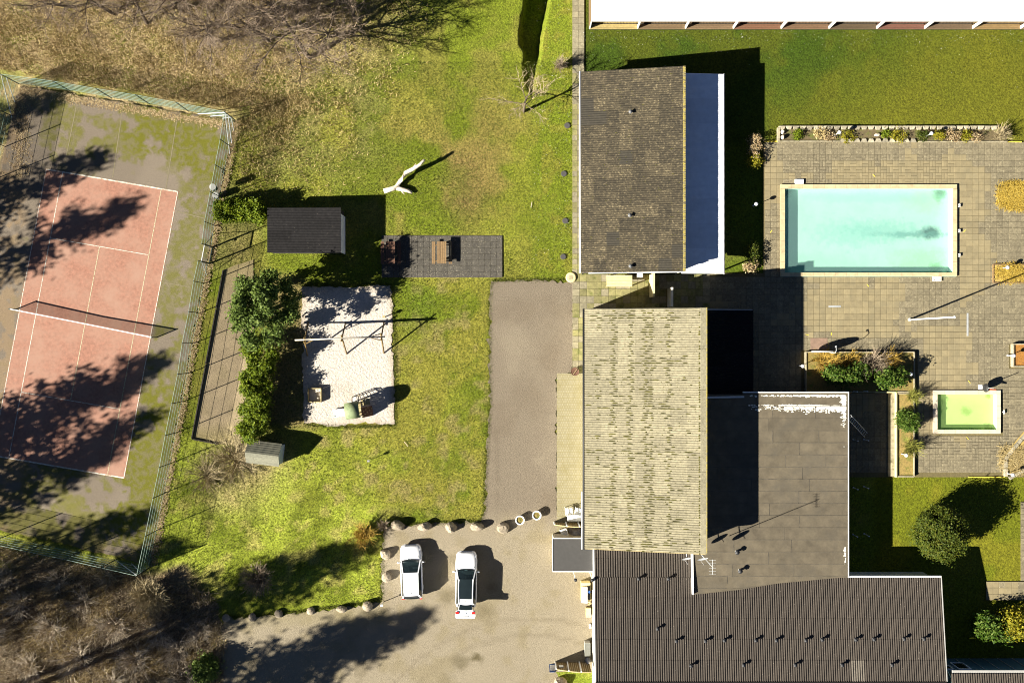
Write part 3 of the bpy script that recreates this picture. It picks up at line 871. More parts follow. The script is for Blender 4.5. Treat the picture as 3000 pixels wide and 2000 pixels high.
# --- main house with the pale ribbed roof
Bh = T('club_house', G(1880, 1260, 0), 'tall house with pale yellowish ribbed roof dotted with moss', 'house')
BXW, BXR, BYN, BYS, BZW, BZR = 5.667, 14.63, 2.55, -16.1, 3.8, 5.85
wallbox('wall', BXW + .2, BYS + .25, BXR - .06, BYN - .12, 0, 3.7, WALL, Bh)
b = MB(); ya, yb = BYS + .25, BYN - .12
b.add([(BXW + .25, ya, 3.7), (BXW + .25, yb, 3.7), (BXR - .08, ya, 3.7), (BXR - .08, yb, 3.7), (BXR - .08, ya, BZR - .1), (BXR - .08, yb, BZR - .1), (BXW + .25, ya, 3.78), (BXW + .25, yb, 3.78)],
      [(0, 2, 4, 6), (1, 7, 5, 3), (2, 3, 5, 4), (0, 6, 7, 1), (6, 4, 5, 7)])
b.build('gable_wall', WALL, Bh)
rb = slope_prism([(BXW + .02, BYS + .02, BZW - .03), (BXR - .02, BYS + .02, BZR - .03), (BXR - .02, BYN - .02, BZR - .03), (BXW + .02, BYN - .02, BZW - .03)], .08).build('roof', WOODD, Bh)
uB = Vector((BXR - BXW, 0, BZR - BZW))
lay_roof(rb, Vector((BXW, BYS, BZW)), uB, Vector((0, 1, 0)), uB.length, BYN - BYS, 7, 17, ROOF_B, pitch=.19, amp=.075)
MB().cyl((BXW - .08, BYS - .1, BZW - .06), (BXW - .08, BYN, BZW - .06), .085, n=8).build('gutter', BLACK, Bh, smooth=True)
MB().cyl((BXW - .2, BYS - .1, BZW - .08), (BXW - .2, BYS + 4.4, BZW - .08), .035, n=6).build('pipe', WHITE, Bh)
slope_prism([(BXW, BYS - .05, BZW + .04), (BXR + .05, BYS - .05, BZR + .04), (BXR + .05, BYS - .01, BZR + .04), (BXW, BYS - .01, BZW + .04)], .25).build('barge_board', WOODP, Bh)
for k in range(6):
    L = (BYN - BYS) / 6
    MB().prism([(BXR - .34, BYS + k * L + .03), (BXR + .1, BYS + k * L + .03), (BXR + .1, BYS + (k + 1) * L), (BXR - .34, BYS + (k + 1) * L)], BZR + .01, BZR + .075).build('ridge_cap', ROOF_B, rb)
wallbox('verge_board', BXR + .1, BYS, BXR + .16, BYN + .02, BZR - .2, BZR + .09, LICH, Bh)
# moss cushions in the laps of the sheets
def cushion(mb_, p, sx, sy, sz):
    n = 7
    vs = [p + Vector((0, 0, sz))]
    for k, (rr, zz) in enumerate(((.6, .75), (1.0, 0.0))):
        for i in range(n):
            t = 2 * math.pi * i / n
            q = R.uniform(.75, 1.2)
            vs.append(p + Vector((math.cos(t) * sx * rr * q, math.sin(t) * sy * rr * q, sz * zz)))
    fs = [(0, 1 + i, 1 + (i + 1) % n) for i in range(n)] + [(1 + i, 1 + n + i, 1 + n + (i + 1) % n, 1 + (i + 1) % n) for i in range(n)]
    mb_.add(vs, fs)
mm = MB()
cols = [.115, .245, .39, .515, .565, .71, .86]
pitchB = (BYN - BYS) / 17 / round((BYN - BYS) / 17 / .19)
nr = int((BYN - BYS) / pitchB)
for r in range(nr):
    y = BYS + r * pitchB + .0
    row_heavy = (r % 19) in (3, 4)
    for c in cols:
        pr = {.115: .35, .86: .14}.get(c, .85)
        if R.random() < pr * (.55 + .9 * float(fbm(np.array([c * 400.]), np.array([r * 7.]), 60, 911)[0])):
            f = c + R.gauss(0, .012)
            cushion(mm, Vector((BXW + f * (BXR - BXW), y, BZW + f * (BZR - BZW) + .005)), R.uniform(.08, .24) + (R.random() ** 3) * .25, R.uniform(.04, .085), R.uniform(.04, .09))
    for q in range(9 if row_heavy else (3 if R.random() < .2 else 0)):
        f = R.uniform(.02, .96)
        cushion(mm, Vector((BXW + f * (BXR - BXW), y, BZW + f * (BZR - BZW) + .003)), R.uniform(.2, .6), .055, .045)
    for q in range(4):
        f = R.uniform(.01, .97)
        cushion(mm, Vector((BXW + f * (BXR - BXW), y, BZW + f * (BZR - BZW) + .003)), R.uniform(.02, .09), R.uniform(.02, .05), .03)
    if R.random() < .65:
        cushion(mm, Vector((BXR - .4, y, BZR - .05)), R.uniform(.05, .1), R.uniform(.06, .11), R.uniform(.05, .1))
mm.build('moss', MOSS, rb, kind='stuff')
mm = MB()
for r in range(150):
    f = R.choice([0.12, .25, .37, .5, .62, .75, .87, .97]) + R.gauss(0, .02); yy = AYS + round(R.random() * 88) * (15.88 / 90)
    if f < .99: cushion(mm, Vector((AXW + f * (AXR - AXW), yy, AZW + f * (AZR - AZW) + .004)), R.uniform(.04, .13), .035, .03)
mm.build('moss', MOSS, ra, kind='stuff')
for k in range(4): window(Bh, (BXW + .19, BYS + 3 + k * 3.8, 1.5), 1.8, 1.3, 'y', -1)

# --- flat felt-roofed wing
Cw = T('flat_roof_wing', G(2300, 1420, 0), 'flat grey felt roofed wing with white edge trim', 'building')
CX0, CX1, CYN = 14.27, 26.5, -4.04
CZ = 2.9
wallbox('wall', CX0 + .3, -18.5, CX1 - .25, CYN - .2, 0, CZ - .3, WALLD, Cw)
cpoly = [(CX0, -19.95), (18.0, -19.55), (21.0, -19.05), (23.6, -18.72), (CX1, -18.58), (CX1, CYN), (18.25, CYN), (18.25, -4.3), (CX0, -4.3)]
roofc = MB().prism(cpoly, CZ - .28, CZ).build('roof', FELT, Cw)
def south_y(x):
    return float(np.interp(x, [p[0] for p in cpoly[:5]], [p[1] for p in cpoly[:5]]))
row = 0
roofc_seams = []
y = CYN - .12
while y > -19.9:
    y2 = max(y - .955, -19.9)
    x = CX0 + .05
    first = True
    while x < CX1 - .15:
        L = R.uniform(3.0, 7.0) if not first else R.uniform(1.2, 6)
        first = False
        x2 = min(x + L, CX1 - .12)
        if CX1 - x2 < 1.0: x2 = CX1 - .12
        ya_, yb_ = max(y2 - .04, south_y(x) + .04), max(y2 - .04, south_y(x2) + .04)
        if y > max(ya_, yb_) + .05:
            zt = CZ + .006 + (row % 3) * .004 + R.uniform(0, .003)
            fsh = MB().prism([(x, ya_), (x2 + .05, yb_), (x2 + .05, min(y, y)), (x, y)], CZ + .001, zt).build('felt_sheet', FELT, roofc)
            if y2 > max(south_y(x), south_y(x2)) + .1:
                roofc_seams.append(((x + .02, y2), (x2, y2)))
            roofc_seams.append(((x + .02, y - .02), (x + .02, max(ya_, yb_) + .03)))
        x = x2
    y = y2
    row += 1
for a_, b_ in roofc_seams:
    MB().bar((a_[0], a_[1], CZ + .018), (b_[0], b_[1], CZ + .018), R.uniform(.035, .06), .006).build('bitumen_seam', BITUM, roofc)
trim = MB()
for a, b_ in (((CX1 - .02, CYN, 0), (CX1 - .02, -18.6, 0)), ((18.25, CYN + .02, 0), (CX1, CYN + .02, 0)), ((CX0 - .05, -15.5, 0), (CX0 - .05, -19.95, 0))):
    pass
MB().bar((CX1 + .03, CYN, CZ - .03), (CX1 + .03, -18.6, CZ - .03), .06, .16).build('edge_trim', WHITE, Cw)
MB().bar((18.2, CYN + .04, CZ - .03), (CX1 + .06, CYN + .04, CZ - .03), .08, .16).build('edge_trim', WHITE, Cw)
MB().bar((CX0 - .04, -15.9, CZ - .25), (CX0 - .04, -19.9, CZ - .02), .1, .58).build('fascia_board', WHITE, Cw)
MB().bar((CX0 + .2, -4.42, CZ + .05), (18.3, -4.36, CZ + .05), .14, .06).build('edge_trim', STEEL, Cw)
fm = MB()
for k in range(1300):    # bleached crust along the north-east edge of the felt
    if R.random() < .72:
        x = CX1 - .35 - abs(R.gauss(0, 3.2)); yy = CYN - .95 - abs(R.gauss(0, .22)) - max(0, (x - 23)) * .03
        if R.random() < .25: yy = CYN - .2 - abs(R.gauss(0, .05))
    else:
        x = CX1 - .22 - abs(R.gauss(0, .12)); yy = CYN - .2 - abs(R.gauss(0, 1.0))
    if x < 18.6: continue
    s_ = R.uniform(.012, .07)
    cushion(fm, Vector((x, yy, CZ + .012)), s_ * 1.7, s_, .006)
for k in range(60):
    cushion(fm, Vector((CX1 - .2 - abs(R.gauss(0, .06)), -16.2 - abs(R.gauss(0, .5)), CZ + .012)), .05, .05, .006)
fm.build('lichen_crust', FROST, roofc, kind='stuff')
# low black roof between the two wings
Dk = T('link_building', G(2140, 1030, 0), 'low link building with black ribbed roof in the shade of the tall house', 'building')
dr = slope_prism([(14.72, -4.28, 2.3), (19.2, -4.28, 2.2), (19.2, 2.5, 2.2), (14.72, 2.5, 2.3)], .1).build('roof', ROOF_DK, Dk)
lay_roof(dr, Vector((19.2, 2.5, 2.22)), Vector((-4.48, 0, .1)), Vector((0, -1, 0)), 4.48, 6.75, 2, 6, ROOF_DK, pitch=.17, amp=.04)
wallbox('wall', 14.7, -4.2, 19.0, 2.3, 0, 2.15, WALLD, Dk)
MB().bar((14.75, 2.55, 2.28), (19.15, 2.5, 2.2), .08, .05).build('edge_trim', STEEL, Dk)

# --- long brown-roofed wing along the south
Ew = T('long_wing', G(2250, 1850, 0), 'long wing with brown ribbed roof carrying two rows of small vents', 'building')
EXW, EXE, EYR, EYN, EYN2 = 6.52, 33.9, -26.5, -18.63, -15.75
SLE = .133
def ez(y): return 2.68 + (EYN - y) * SLE
wallbox('wall', EXW + .03, EYR - 3, EXE - .3, EYN - .2, 0, 2.45, WALL, Ew)
wallbox('wall', EXW + .03, EYN - .2, CX0 - .05, EYN2 - .3, 0, 2.15, WALL, Ew)
re_ = slope_prism([(EXW + .03, EYR, ez(EYR) - .03), (EXE - .03, EYR, ez(EYR) - .03), (EXE - .03, EYN - .02, ez(EYN) - .03), (EXW + .03, EYN - .02, ez(EYN) - .03)], .1).build('roof', WOODD, Ew)
re2 = slope_prism([(EXW + .03, EYN, ez(EYN) - .035), (CX0 + .2, EYN, ez(EYN) - .035), (CX0 + .2, EYN2, ez(EYN2) - .035), (EXW + .03, EYN2, ez(EYN2) - .035)], .1).build('roof', WOODD, Ew)
uE = Vector((0, EYR - EYN, (EYN - EYR) * SLE))
def skipE(p): return False
lay_roof(re_, Vector((EXW, EYN, ez(EYN))), uE, Vector((1, 0, 0)), uE.length, EXE - EXW, 5, 26, ROOF_E, pitch=.176, amp=.055, odd={(4, 19): ROOF_EL})
uE2 = Vector((0, EYN - EYN2, (EYN2 - EYN) * SLE))
lay_roof(re2, Vector((EXW, EYN2, ez(EYN2))), uE2, Vector((1, 0, 0)), uE2.length, CX0 + .25 - EXW, 2, 7, ROOF_E, pitch=.176, amp=.055)
# far slope behind the ridge
re3 = slope_prism([(EXW, EYR - 4, ez(EYR) - .6), (EXE, EYR - 4, ez(EYR) - .6), (EXE, EYR - .12, ez(EYR) - .02), (EXW, EYR - .12, ez(EYR) - .02)], .1).build('back_roof', ROOF_E, Ew)
MB().cyl((EXW, EYR - .05, ez(EYR) + .02), (EXE, EYR - .05, ez(EYR) + .02), .07, n=8).build('ridge_cap', ROOF_DK, Ew)
MB().bar((EXW - .05, EYN2 - .1, ez(EYN2) - .08), (EXW - .05, EYR, ez(EYR) - .08), .1, .3).build('fascia_board', WHITE, Ew)
MB().bar((CX1 + .1, EYN + .07, ez(EYN) + .0), (EXE + .05, EYN + .07, ez(EYN) + .0), .12, .1).build('gutter', WHITE, Ew)
MB().bar((EXE + .03, EYN + .1, ez(EYN) - .02), (EXE + .03, EYR, ez(EYR) - .02), .05, .2).build('verge_board', GREY, Ew)
for k in range(3): window(Ew, (EXW + .02, -20.5 - k * 2.0, 1.7), 1.0, .9, 'y', -1)
vp = vent_proto('small dark capped vent pipe on the brown ribbed roof', 'vents in rows on the brown roof', .42, BLACK, GREYD, .1)
vents = [(1870, 1692), (1957, 1692), (1925, 1838), (1980, 1874), (2065, 1874), (2120, 1872), (2212, 1872), (2272, 1872), (2358, 1872), (2406, 1870), (2504, 1870), (2557, 1869), (2645, 1868), (2703, 1868), (2023, 1946), (2176, 1944), (2327, 1944), (2464, 1944), (2610, 1944)]
for k, (x, y) in enumerate(vents):
    o = vp if k == 0 else copy_tree(vp)
    p = W(x, y, 3.0)
    for _ in range(3): p = W(x, y, ez(p.y) + .03)
    o.location = p
va_ = vent_proto('small capped vent pipe on the dark mossy ribbed roof', 'vents on the dark mossy roof', .4, GREYD, GREYD)
for k, (x, y) in enumerate([(1846, 330), (1844, 632), (1846, 780)]):
    o = va_ if k == 0 else copy_tree(va_)
    f = ((x - 1702) / 305.0); o.location = W(x, y, AZW + f * (AZR - AZW) + .03)
vc_ = vent_proto('white sided vent pipe on the flat felt roof', 'vents on the flat felt roof', .5, BLACK, WHITE, .13)
for k, (x, y) in enumerate([(2157, 1614), (2166, 1669)]):
    o = vc_ if k == 0 else copy_tree(vc_)
    o.location = W(x, y, CZ + .02)

# --- entrance annex with dark felt roof
An = T('entrance_annex', G(1680, 1622, 0), 'small box annex with plain dark grey felt roof', 'annex')
x0, x1 = W(1620, 0, 2.3).x, EXW - .02
y0, y1 = W(0, 1672, 2.3).y, W(0, 1577, 2.3).y
wallbox('wall', x0 + .06, y0 + .06, x1, y1 - .06, 0, 2.2, WALL, An)
wallbox('roof', x0, y0, x1 + .1, y1, 2.2, 2.3, FELT2, An)
for a, b_ in (((x0 - .03, y0), (x0 - .03, y1)), ((x0 - .03, y1 + .03), (x1, y1 + .03)), ((x0 - .03, y0 - .03), (x1, y0 - .03))):
    MB().bar((a[0], a[1], 2.27), (b_[0], b_[1], 2.27), .06, .14).build('edge_trim', WHITE, An)

# --- holiday cabin row with white roof (north)
Gr = T('cabin_row', G(2400, 30, 0), 'row of wooden cabins under one long bright white roof', 'cabins')
GX0, GX1, GYE = 6.3, 50.0, 25.47
slope = .22
gr = slope_prism([(GX0, GYE, 2.4), (GX1, GYE, 2.4), (GX1, GYE + 6, 2.4 + 6 * slope), (GX0, GYE + 6, 2.4 + 6 * slope)], .1).build('roof', WHITE, Gr)
uG = Vector((0, 6, 6 * slope))
lay_roof(gr, Vector((GX1, GYE - .03, 2.42)), uG, Vector((-1, 0, 0)), uG.length, GX1 - GX0, 1, 42, WHITEROOF, pitch=.12, amp=.02, seg=6)
MB().cyl((GX0, GYE - .06, 2.36), (GX1, GYE - .06, 2.36), .05, n=6).build('gutter', GREY, Gr)
wallbox('end_wall', GX0 - .02, GYE + .1, GX0 + .1, GYE + 7, 0, 2.3, WOOD, Gr)
tints = [(.34, .26, .1), (.13, .085, .04), (.14, .09, .045), (.15, .07, .035), (.14, .08, .04), (.075, .05, .025), (.13, .055, .035), (.1, .065, .035), (.2, .13, .05), (.16, .1, .05), (.15, .08, .04)]
un = 140 / S
for k in range(11):
    x0 = GX0 + .05 + k * un
    if x0 > GX1: break
    m = mat('cabin_wood_%d' % k, tints[k], .85, .25, 9.0, rvar=.15)
    for i in range(3):
        MB().box((x0 + un / 2, GYE + .08 + i * .135, .12), (un - .06, .12, .06)).build('deck_board', m, Gr)
    wb_ = MB()
    nb = 30
    for i in range(nb):
        wb_.box((x0 + (i + .5) * un / nb, GYE + .5 + (.012 if i % 2 else 0), 1.25), (un / nb * .86, .03, 2.25))
    wb_.build('board_wall', m, Gr)
    wallbox('deck_base', x0 + .05, GYE + .02, x0 + un - .05, GYE + .5, 0, .08, WOODD, Gr)
    pst = MB().box((x0, GYE + .16, 1.15), (.09, .22, 2.3)).build('partition_post', WHITE, Gr)
wallbox('back_wall', GX0 + .1, GYE + .55, GX1, GYE + 6, 0, 2.3, WALLD, Gr)

# --- dark panelled building at the south-east edge
Fb = T('teal_building', G(2900, 1960, 0), 'dark teal panelled building with white battens and brown ribbed roof edge', 'building')
FX0, FX1, FYN = 34.45, 50.0, -25.9
wallbox('wall', FX0, FYN - 5, FX1, FYN, 0, 3.5, TEAL, Fb)
for k in range(11):
    x = FX0 + .55 + k * 1.18
    MB().box((x, FYN + .02, 1.75), (.05, .05, 3.5)).build('batten', GREY, Fb)
window(Fb, (FX0 + 1.35, FYN + .04, 2.0), .95, 1.5, 'x', 1)
window(Fb, (FX0 + .1, FYN + .04, 2.4), .6, .8, 'x', 1)
MB().bar((FX0, FYN + .12, 3.5), (FX1, FYN + .12, 3.5), .2, .12).build('gutter', GREY, Fb)
rf = slope_prism([(FX0 - .1, FYN - 4, 4.2), (FX1, FYN - 4, 4.2), (FX1, FYN - .05, 3.55), (FX0 - .1, FYN - .05, 3.55)], .1).build('roof', WOODD, Fb)
uF = Vector((0, -4, .66))
lay_roof(rf, Vector((FX0 - .1, FYN - .02, 3.58)), uF, Vector((1, 0, 0)), uF.length, FX1 - FX0, 2, 14, ROOF_E, pitch=.177, amp=.055)

# --- shed by the tennis court
Sh = T('garden_shed', G(895, 675, 0), 'dark shed with black ribbed roof and pale side beside a hedge', 'shed')
def shx(px, h): return W(px, 0, h).x
sx0, sx1 = shx(783, 1.85), shx(997, 2.1)
sy1, sy0 = W(0, 608, 2.0).y, W(0, 740, 2.0).y
wallbox('wall', sx0 + .1, sy0 + .1, sx1 - .08, sy1 - .1, 0, 1.75, WOODD, Sh)
rs = slope_prism([(sx0 + .02, sy0 + .02, 1.8), (sx1 - .02, sy0 + .02, 2.05), (sx1 - .02, sy1 - .02, 2.05), (sx0 + .02, sy1 - .02, 1.8)], .06).build('roof', WOODD, Sh)
uS = Vector((sx1 - sx0, 0, .25))
lay_roof(rs, Vector((sx0, sy0, 1.83)), uS, Vector((0, 1, 0)), uS.length, sy1 - sy0, 3, 4, ROOF_DK, pitch=.13, amp=.035)
b = MB(); xp = sx1 - .02
b.add([(xp, sy0 + .05, 0), (xp, sy1 - .5, 0), (xp, sy1 - .5, 1.98), (xp, sy0 + .05, 1.98), (xp + .06, sy0 + .05, 0), (xp + .06, sy1 - .5, 0), (xp + .06, sy1 - .5, 1.98), (xp + .06, sy0 + .05, 1.98)], [(0, 1, 2, 3), (7, 6, 5, 4), (0, 4, 5, 1), (1, 5, 6, 2), (2, 6, 7, 3), (3, 7, 4, 0)])
b.build('side_panel', WHITE, Sh)

# --- little gabled playhouse
Ph = T('gabled_hut', G(790, 1325, 0), 'little grey gabled hut with pale blue end wall by bare bush', 'hut', rotz=0)
ang = math.radians(-7)
ca, sa = math.cos(ang), math.sin(ang)
hc = G(785, 1322)
def hp(u, v, z): return Vector((hc.x + u * ca - v * sa, hc.y + u * sa + v * ca, z))
L2, Wd = 1.35, .85
for u, m, nm in ((L2 - .06, PALEBLUE, 'end_wall'), (-L2 + .06, GREY, 'end_wall')):
    b = MB(); vs = [hp(u + d, v, z) for d in (-.03, .03) for v, z in ((-Wd + .08, 0), (Wd - .08, 0), (Wd - .08, 1.35), (0, 1.95), (-Wd + .08, 1.35))]
    b.add(vs, [(0, 1, 2, 3, 4), (9, 8, 7, 6, 5), (0, 5, 6, 1), (1, 6, 7, 2), (2, 7, 8, 3), (3, 8, 9, 4), (4, 9, 5, 0)]); b.build(nm, m, Ph)
for s_ in (-1, 1):
    MB().add([hp(-L2 + .08, s_ * (Wd - .1), 0), hp(L2 - .08, s_ * (Wd - .1), 0), hp(L2 - .08, s_ * (Wd - .1), 1.33), hp(-L2 + .08, s_ * (Wd - .1), 1.33), hp(-L2 + .08, s_ * (Wd - .13), 0), hp(L2 - .08, s_ * (Wd - .13), 0), hp(L2 - .08, s_ * (Wd - .13), 1.33), hp(-L2 + .08, s_ * (Wd - .13), 1.33)], [(0, 1, 2, 3), (7, 6, 5, 4), (0, 4, 5, 1), (1, 5, 6, 2), (2, 6, 7, 3), (3, 7, 4, 0)]).build('side_wall', GREY, Ph)
    nb = 6
    for k in range(nb):
        f0, f1 = k / nb, (k + 1) / nb
        p = [hp(-L2, s_ * (Wd + .08) * (1 - f0), 1.28 + .74 * f0 + .02), hp(L2, s_ * (Wd + .08) * (1 - f0), 1.28 + .74 * f0 + .02), hp(L2, s_ * (Wd + .08) * (1 - f1), 1.28 + .74 * f1), hp(-L2, s_ * (Wd + .08) * (1 - f1), 1.28 + .74 * f1)]
        slope_prism(p, .03).build('roof_board', mat('hut_roof', (.16, .155, .11), .9, .25, 6, rvar=.1), Ph)

# ------------------------------------------------------------------ pools
def pool_floor_mat(name, base, sh, stains, alg, algx):
    m, nt, b = nodes_of(name)
    p = pos(nt)
    n = noise_node(nt, .9, 6, .65, p)
    c = mixc(nt, ramp(nt, n.outputs[0], [(.4, 0.0), (.7, .6)]).outputs[0], base, sh)
    def blob(cx, cy, rx, ry, strength, colr, c, nsc=2.2, nd=.5):
        mp = nt.nodes.new('ShaderNodeMapping'); mp.vector_type = 'POINT'
        mp.inputs['Location'].default_value = (-cx / rx, -cy / ry, 0); mp.inputs['Scale'].default_value = (1 / rx, 1 / ry, 0)
        nt.links.new(p, mp.inputs['Vector'])
        ln = nt.nodes.new('ShaderNodeVectorMath'); ln.operation = 'LENGTH'
        nt.links.new(mp.outputs[0], ln.inputs[0])
        nn = noise_node(nt, nsc, 6, .75, p)
        ad = nt.nodes.new('ShaderNodeMath'); ad.operation = 'MULTIPLY_ADD'
        nt.links.new(nn.outputs[0], ad.inputs[0]); ad.inputs[1].default_value = nd * 4
        nt.links.new(ln.outputs['Value'], ad.inputs[2])
        sb_ = nt.nodes.new('ShaderNodeMath'); sb_.operation = 'MULTIPLY_ADD'
        nt.links.new(ad.outputs[0], sb_.inputs[0]); sb_.inputs[1].default_value = .5; sb_.inputs[2].default_value = -nd
        r = ramp(nt, sb_.outputs[0], [(.18, strength), (.5, 0.0)])
        return mixc(nt, r.outputs[0], c, colr)
    for s_ in stains:
        c = blob(*s_[:5], s_[5], c, *(s_[6:] if len(s_) > 6 else ()))
    nt.links.new(c, b.inputs['Base Color'])
    b.inputs['Roughness'].default_value = .7
    return m

def water_mat(name, tint, murk=(.35, .62, .56)):
    m, nt, b = nodes_of(name)
    nt.nodes.remove(b)
    t = nt.nodes.new('ShaderNodeBsdfTransparent'); t.inputs['Color'].default_value = (*tint, 1)
    g = nt.nodes.new('ShaderNodeBsdfGlossy'); g.inputs['Roughness'].default_value = .03
    n = noise_node(nt, 3.0, 3, .5, pos(nt))
    bp = nt.nodes.new('ShaderNodeBump'); bp.inputs['Strength'].default_value = .05; bp.inputs['Distance'].default_value = .05
    nt.links.new(n.outputs[0], bp.inputs['Height']); nt.links.new(bp.outputs[0], g.inputs['Normal'])
    mx = nt.nodes.new('ShaderNodeMixShader')
    mx.inputs[0].default_value = .03; nt.links.new(t.outputs[0], mx.inputs[1]); nt.links.new(g.outputs[0], mx.inputs[2])
    df = nt.nodes.new('ShaderNodeBsdfDiffuse'); df.inputs['Color'].default_value = (*murk, 1)
    m2 = nt.nodes.new('ShaderNodeMixShader'); m2.inputs[0].default_value = .16
    nt.links.new(mx.outputs[0], m2.inputs[1]); nt.links.new(df.outputs[0], m2.inputs[2])
    nt.links.new(m2.outputs[0], nt.nodes['Material Output'].inputs['Surface'])
    return m

def pool(name, out, inn, ch, depth, water_z, fm_, wallm, wm, cm, label, wlabel):
    """out / inn: pixel rectangles of the coping's outer and inner edge, ch its height"""
    k = (1 - ch / H)
    def xy(px, py): return ((px - 1500) / S * k, (1000 - py) / S * k)
    ox0, oy1 = xy(out[0], out[1]); ox1, oy0 = xy(out[2], out[3])
    ix0, iy1 = xy(inn[0], inn[1]); ix1, iy0 = xy(inn[2], inn[3])
    t = T(name, ((ox0 + ox1) / 2, (oy0 + oy1) / 2, -depth), label, 'pool')
    zb = -depth
    MB().box(((ix0 + ix1) / 2, (iy0 + iy1) / 2, zb - .05), (ix1 - ix0 + .2, iy1 - iy0 + .2, .1)).build('floor', fm_, t)
    for (a, b_, c, d) in ((ix0 - .3, iy0 - .3, ix0, iy1 + .3), (ix1, iy0 - .3, ix1 + .3, iy1 + .3), (ix0, iy0 - .3, ix1, iy0), (ix0, iy1, ix1, iy1 + .3)):
        wallbox('basin_wall', a, b_, c, d, zb, ch - .07, wallm, t)
    # coping stones, mitred corners left as butt joints
    def run(p0, p1, horiz, w0, w1):
        L = abs(p1 - p0); n = max(2, round(L / .9)); st = (p1 - p0) / n
        for i in range(n):
            a_, b_ = p0 + st * i + .006, p0 + st * (i + 1) - .006
            if horiz: wallbox('coping_stone', a_, w0, b_, w1, ch - .07, ch + R.uniform(-.003, .003), cm, t)
            else: wallbox('coping_stone', w0, a_, w1, b_, ch - .07, ch + R.uniform(-.003, .003), cm, t)
    run(ox0, ox1, True, iy1 - .02, oy1); run(ox0, ox1, True, oy0, iy0 + .02)
    run(iy0 + .03, iy1 - .03, False, ox0, ix0 + .02); run(iy0 + .03, iy1 - .03, False, ix1 - .02, ox1)
    for (a, b_, c, d) in ((ox0 + .03, oy0 + .03, ox0 + .1, oy1 - .03), (ox1 - .1, oy0 + .03, ox1 - .03, oy1 - .03), (ox0 + .1, oy1 - .1, ox1 - .1, oy1 - .03), (ox0 + .1, oy0 + .03, ox1 - .1, oy0 + .1)):
        wallbox('kerb', a, b_, c, d, -.05, ch - .072, cm, t)
    MB().add([(ix0, iy0, water_z), (ix1, iy0, water_z), (ix1, iy1, water_z), (ix0, iy1, water_z)], [(0, 1, 2, 3)]).build('water', wm, None, kind='structure')
    return t
wx = lambda px: (px - 1500) / S
wy = lambda py: (1000 - py) / S
dk = (.03, .085, .075)
stains = [(wx(2735), wy(680), .95, .75, 1.0, (.012, .045, .038), 1.6, .45), (wx(2690), wy(684), 3.6, .35, .75, (.05, .14, .12), 2.2, .62), (wx(2600), wy(675), 4.4, 1.1, .5, (.12, .3, .27), 1.8, .72), (wx(2500), wy(680), 3.6, 1.5, .35, (.15, .36, .33), 2.0, .75),
          (wx(2762), wy(566), .7, .75, .95, (.02, .06, .04), 2.0, .45), (wx(2750), wy(785), .75, .6, .95, (.012, .05, .03), 2.0, .45), (wx(2302), wy(560), .9, .6, .8, dk, 2, .5), (wx(2302), wy(790), .6, .6, .6, dk, 2, .5),
          (wx(2720), wy(770), 3.4, 1.6, .5, (.26, .52, .2), 1.0, .5), (wx(2730), wy(585), 2.4, 1.5, .4, (.3, .52, .22), 1.0, .5), (wx(2430), wy(780), 5.0, 1.3, .35, (.25, .5, .33), 1.0, .5), (wx(2550), wy(575), 7.5, .6, .35, (.2, .42, .36), 1.2, .5)]
pf = pool_floor_mat('pool_floor', (.39, .525, .465), (.32, .47, .4), stains, None, None)
pw = mat('pool_wall_paint', (.5, .66, .6), .7, .1, 2.0)
pool('swimming_pool', (2286, 540, 2804, 809), (2299, 552, 2792, 799), .22, .62, .0, pf, pw, water_mat('pool_water', (.85, .96, .92)), COPING,
     'rectangular swimming pool with pale turquoise water and dark algae stains', 'clear turquoise water in the large pool')
st2 = [(wx(2837), wy(1205), .55, .5, .6, (.12, .2, .04), 3.0, .5), (wx(2900), wy(1252), .4, .4, .95, (.03, .07, .01), 3, .45), (wx(2758), wy(1213), .5, .9, .5, (.1, .25, .06), 2, .5), (wx(2840), wy(1256), 3.0, .5, .45, (.3, .5, .06), 1, .5), (wx(2903), wy(1160), .35, .3, .8, (.15, .25, .02), 3, .45)]
pf2 = pool_floor_mat('paddling_floor', (.44, .60, .24), (.39, .55, .2), st2, None, None)
pw2 = mat('paddling_wall_paint', (.72, .76, .62), .7, .1, 2.0)
pool('paddling_pool', (2734, 1143, 2932, 1270), (2746, 1154, 2921, 1259), .2, .42, -.05, pf2, pw2, water_mat('paddling_water', (.93, .97, .85), (.4, .6, .2)), COPING2,
     'small paddling pool with pale lime green water', 'lime green water in the small paddling pool')

# ------------------------------------------------------------------ plants
def leaf_quads(C, N, size, rng, flat=0.35):
    """quads of about the given size at centres C with normals roughly N"""
    n = len(C)
    d = rng.normal(size=(n, 3)); d /= np.linalg.norm(d, axis=1)[:, None]
    nn = N + d * (1 - flat) * 1.2
    nn /= np.linalg.norm(nn, axis=1)[:, None] + 1e-9
    t = rng.normal(size=(n, 3)); t -= (t * nn).sum(1)[:, None] * nn; t /= np.linalg.norm(t, axis=1)[:, None]
    b = np.cross(nn, t)
    s = size * rng.uniform(.6, 1.4, (n, 1))
    a, w = t * s, b * s * .55
    return np.stack([C - a, C + w, C + a, C - w], 1).reshape(-1, 3)

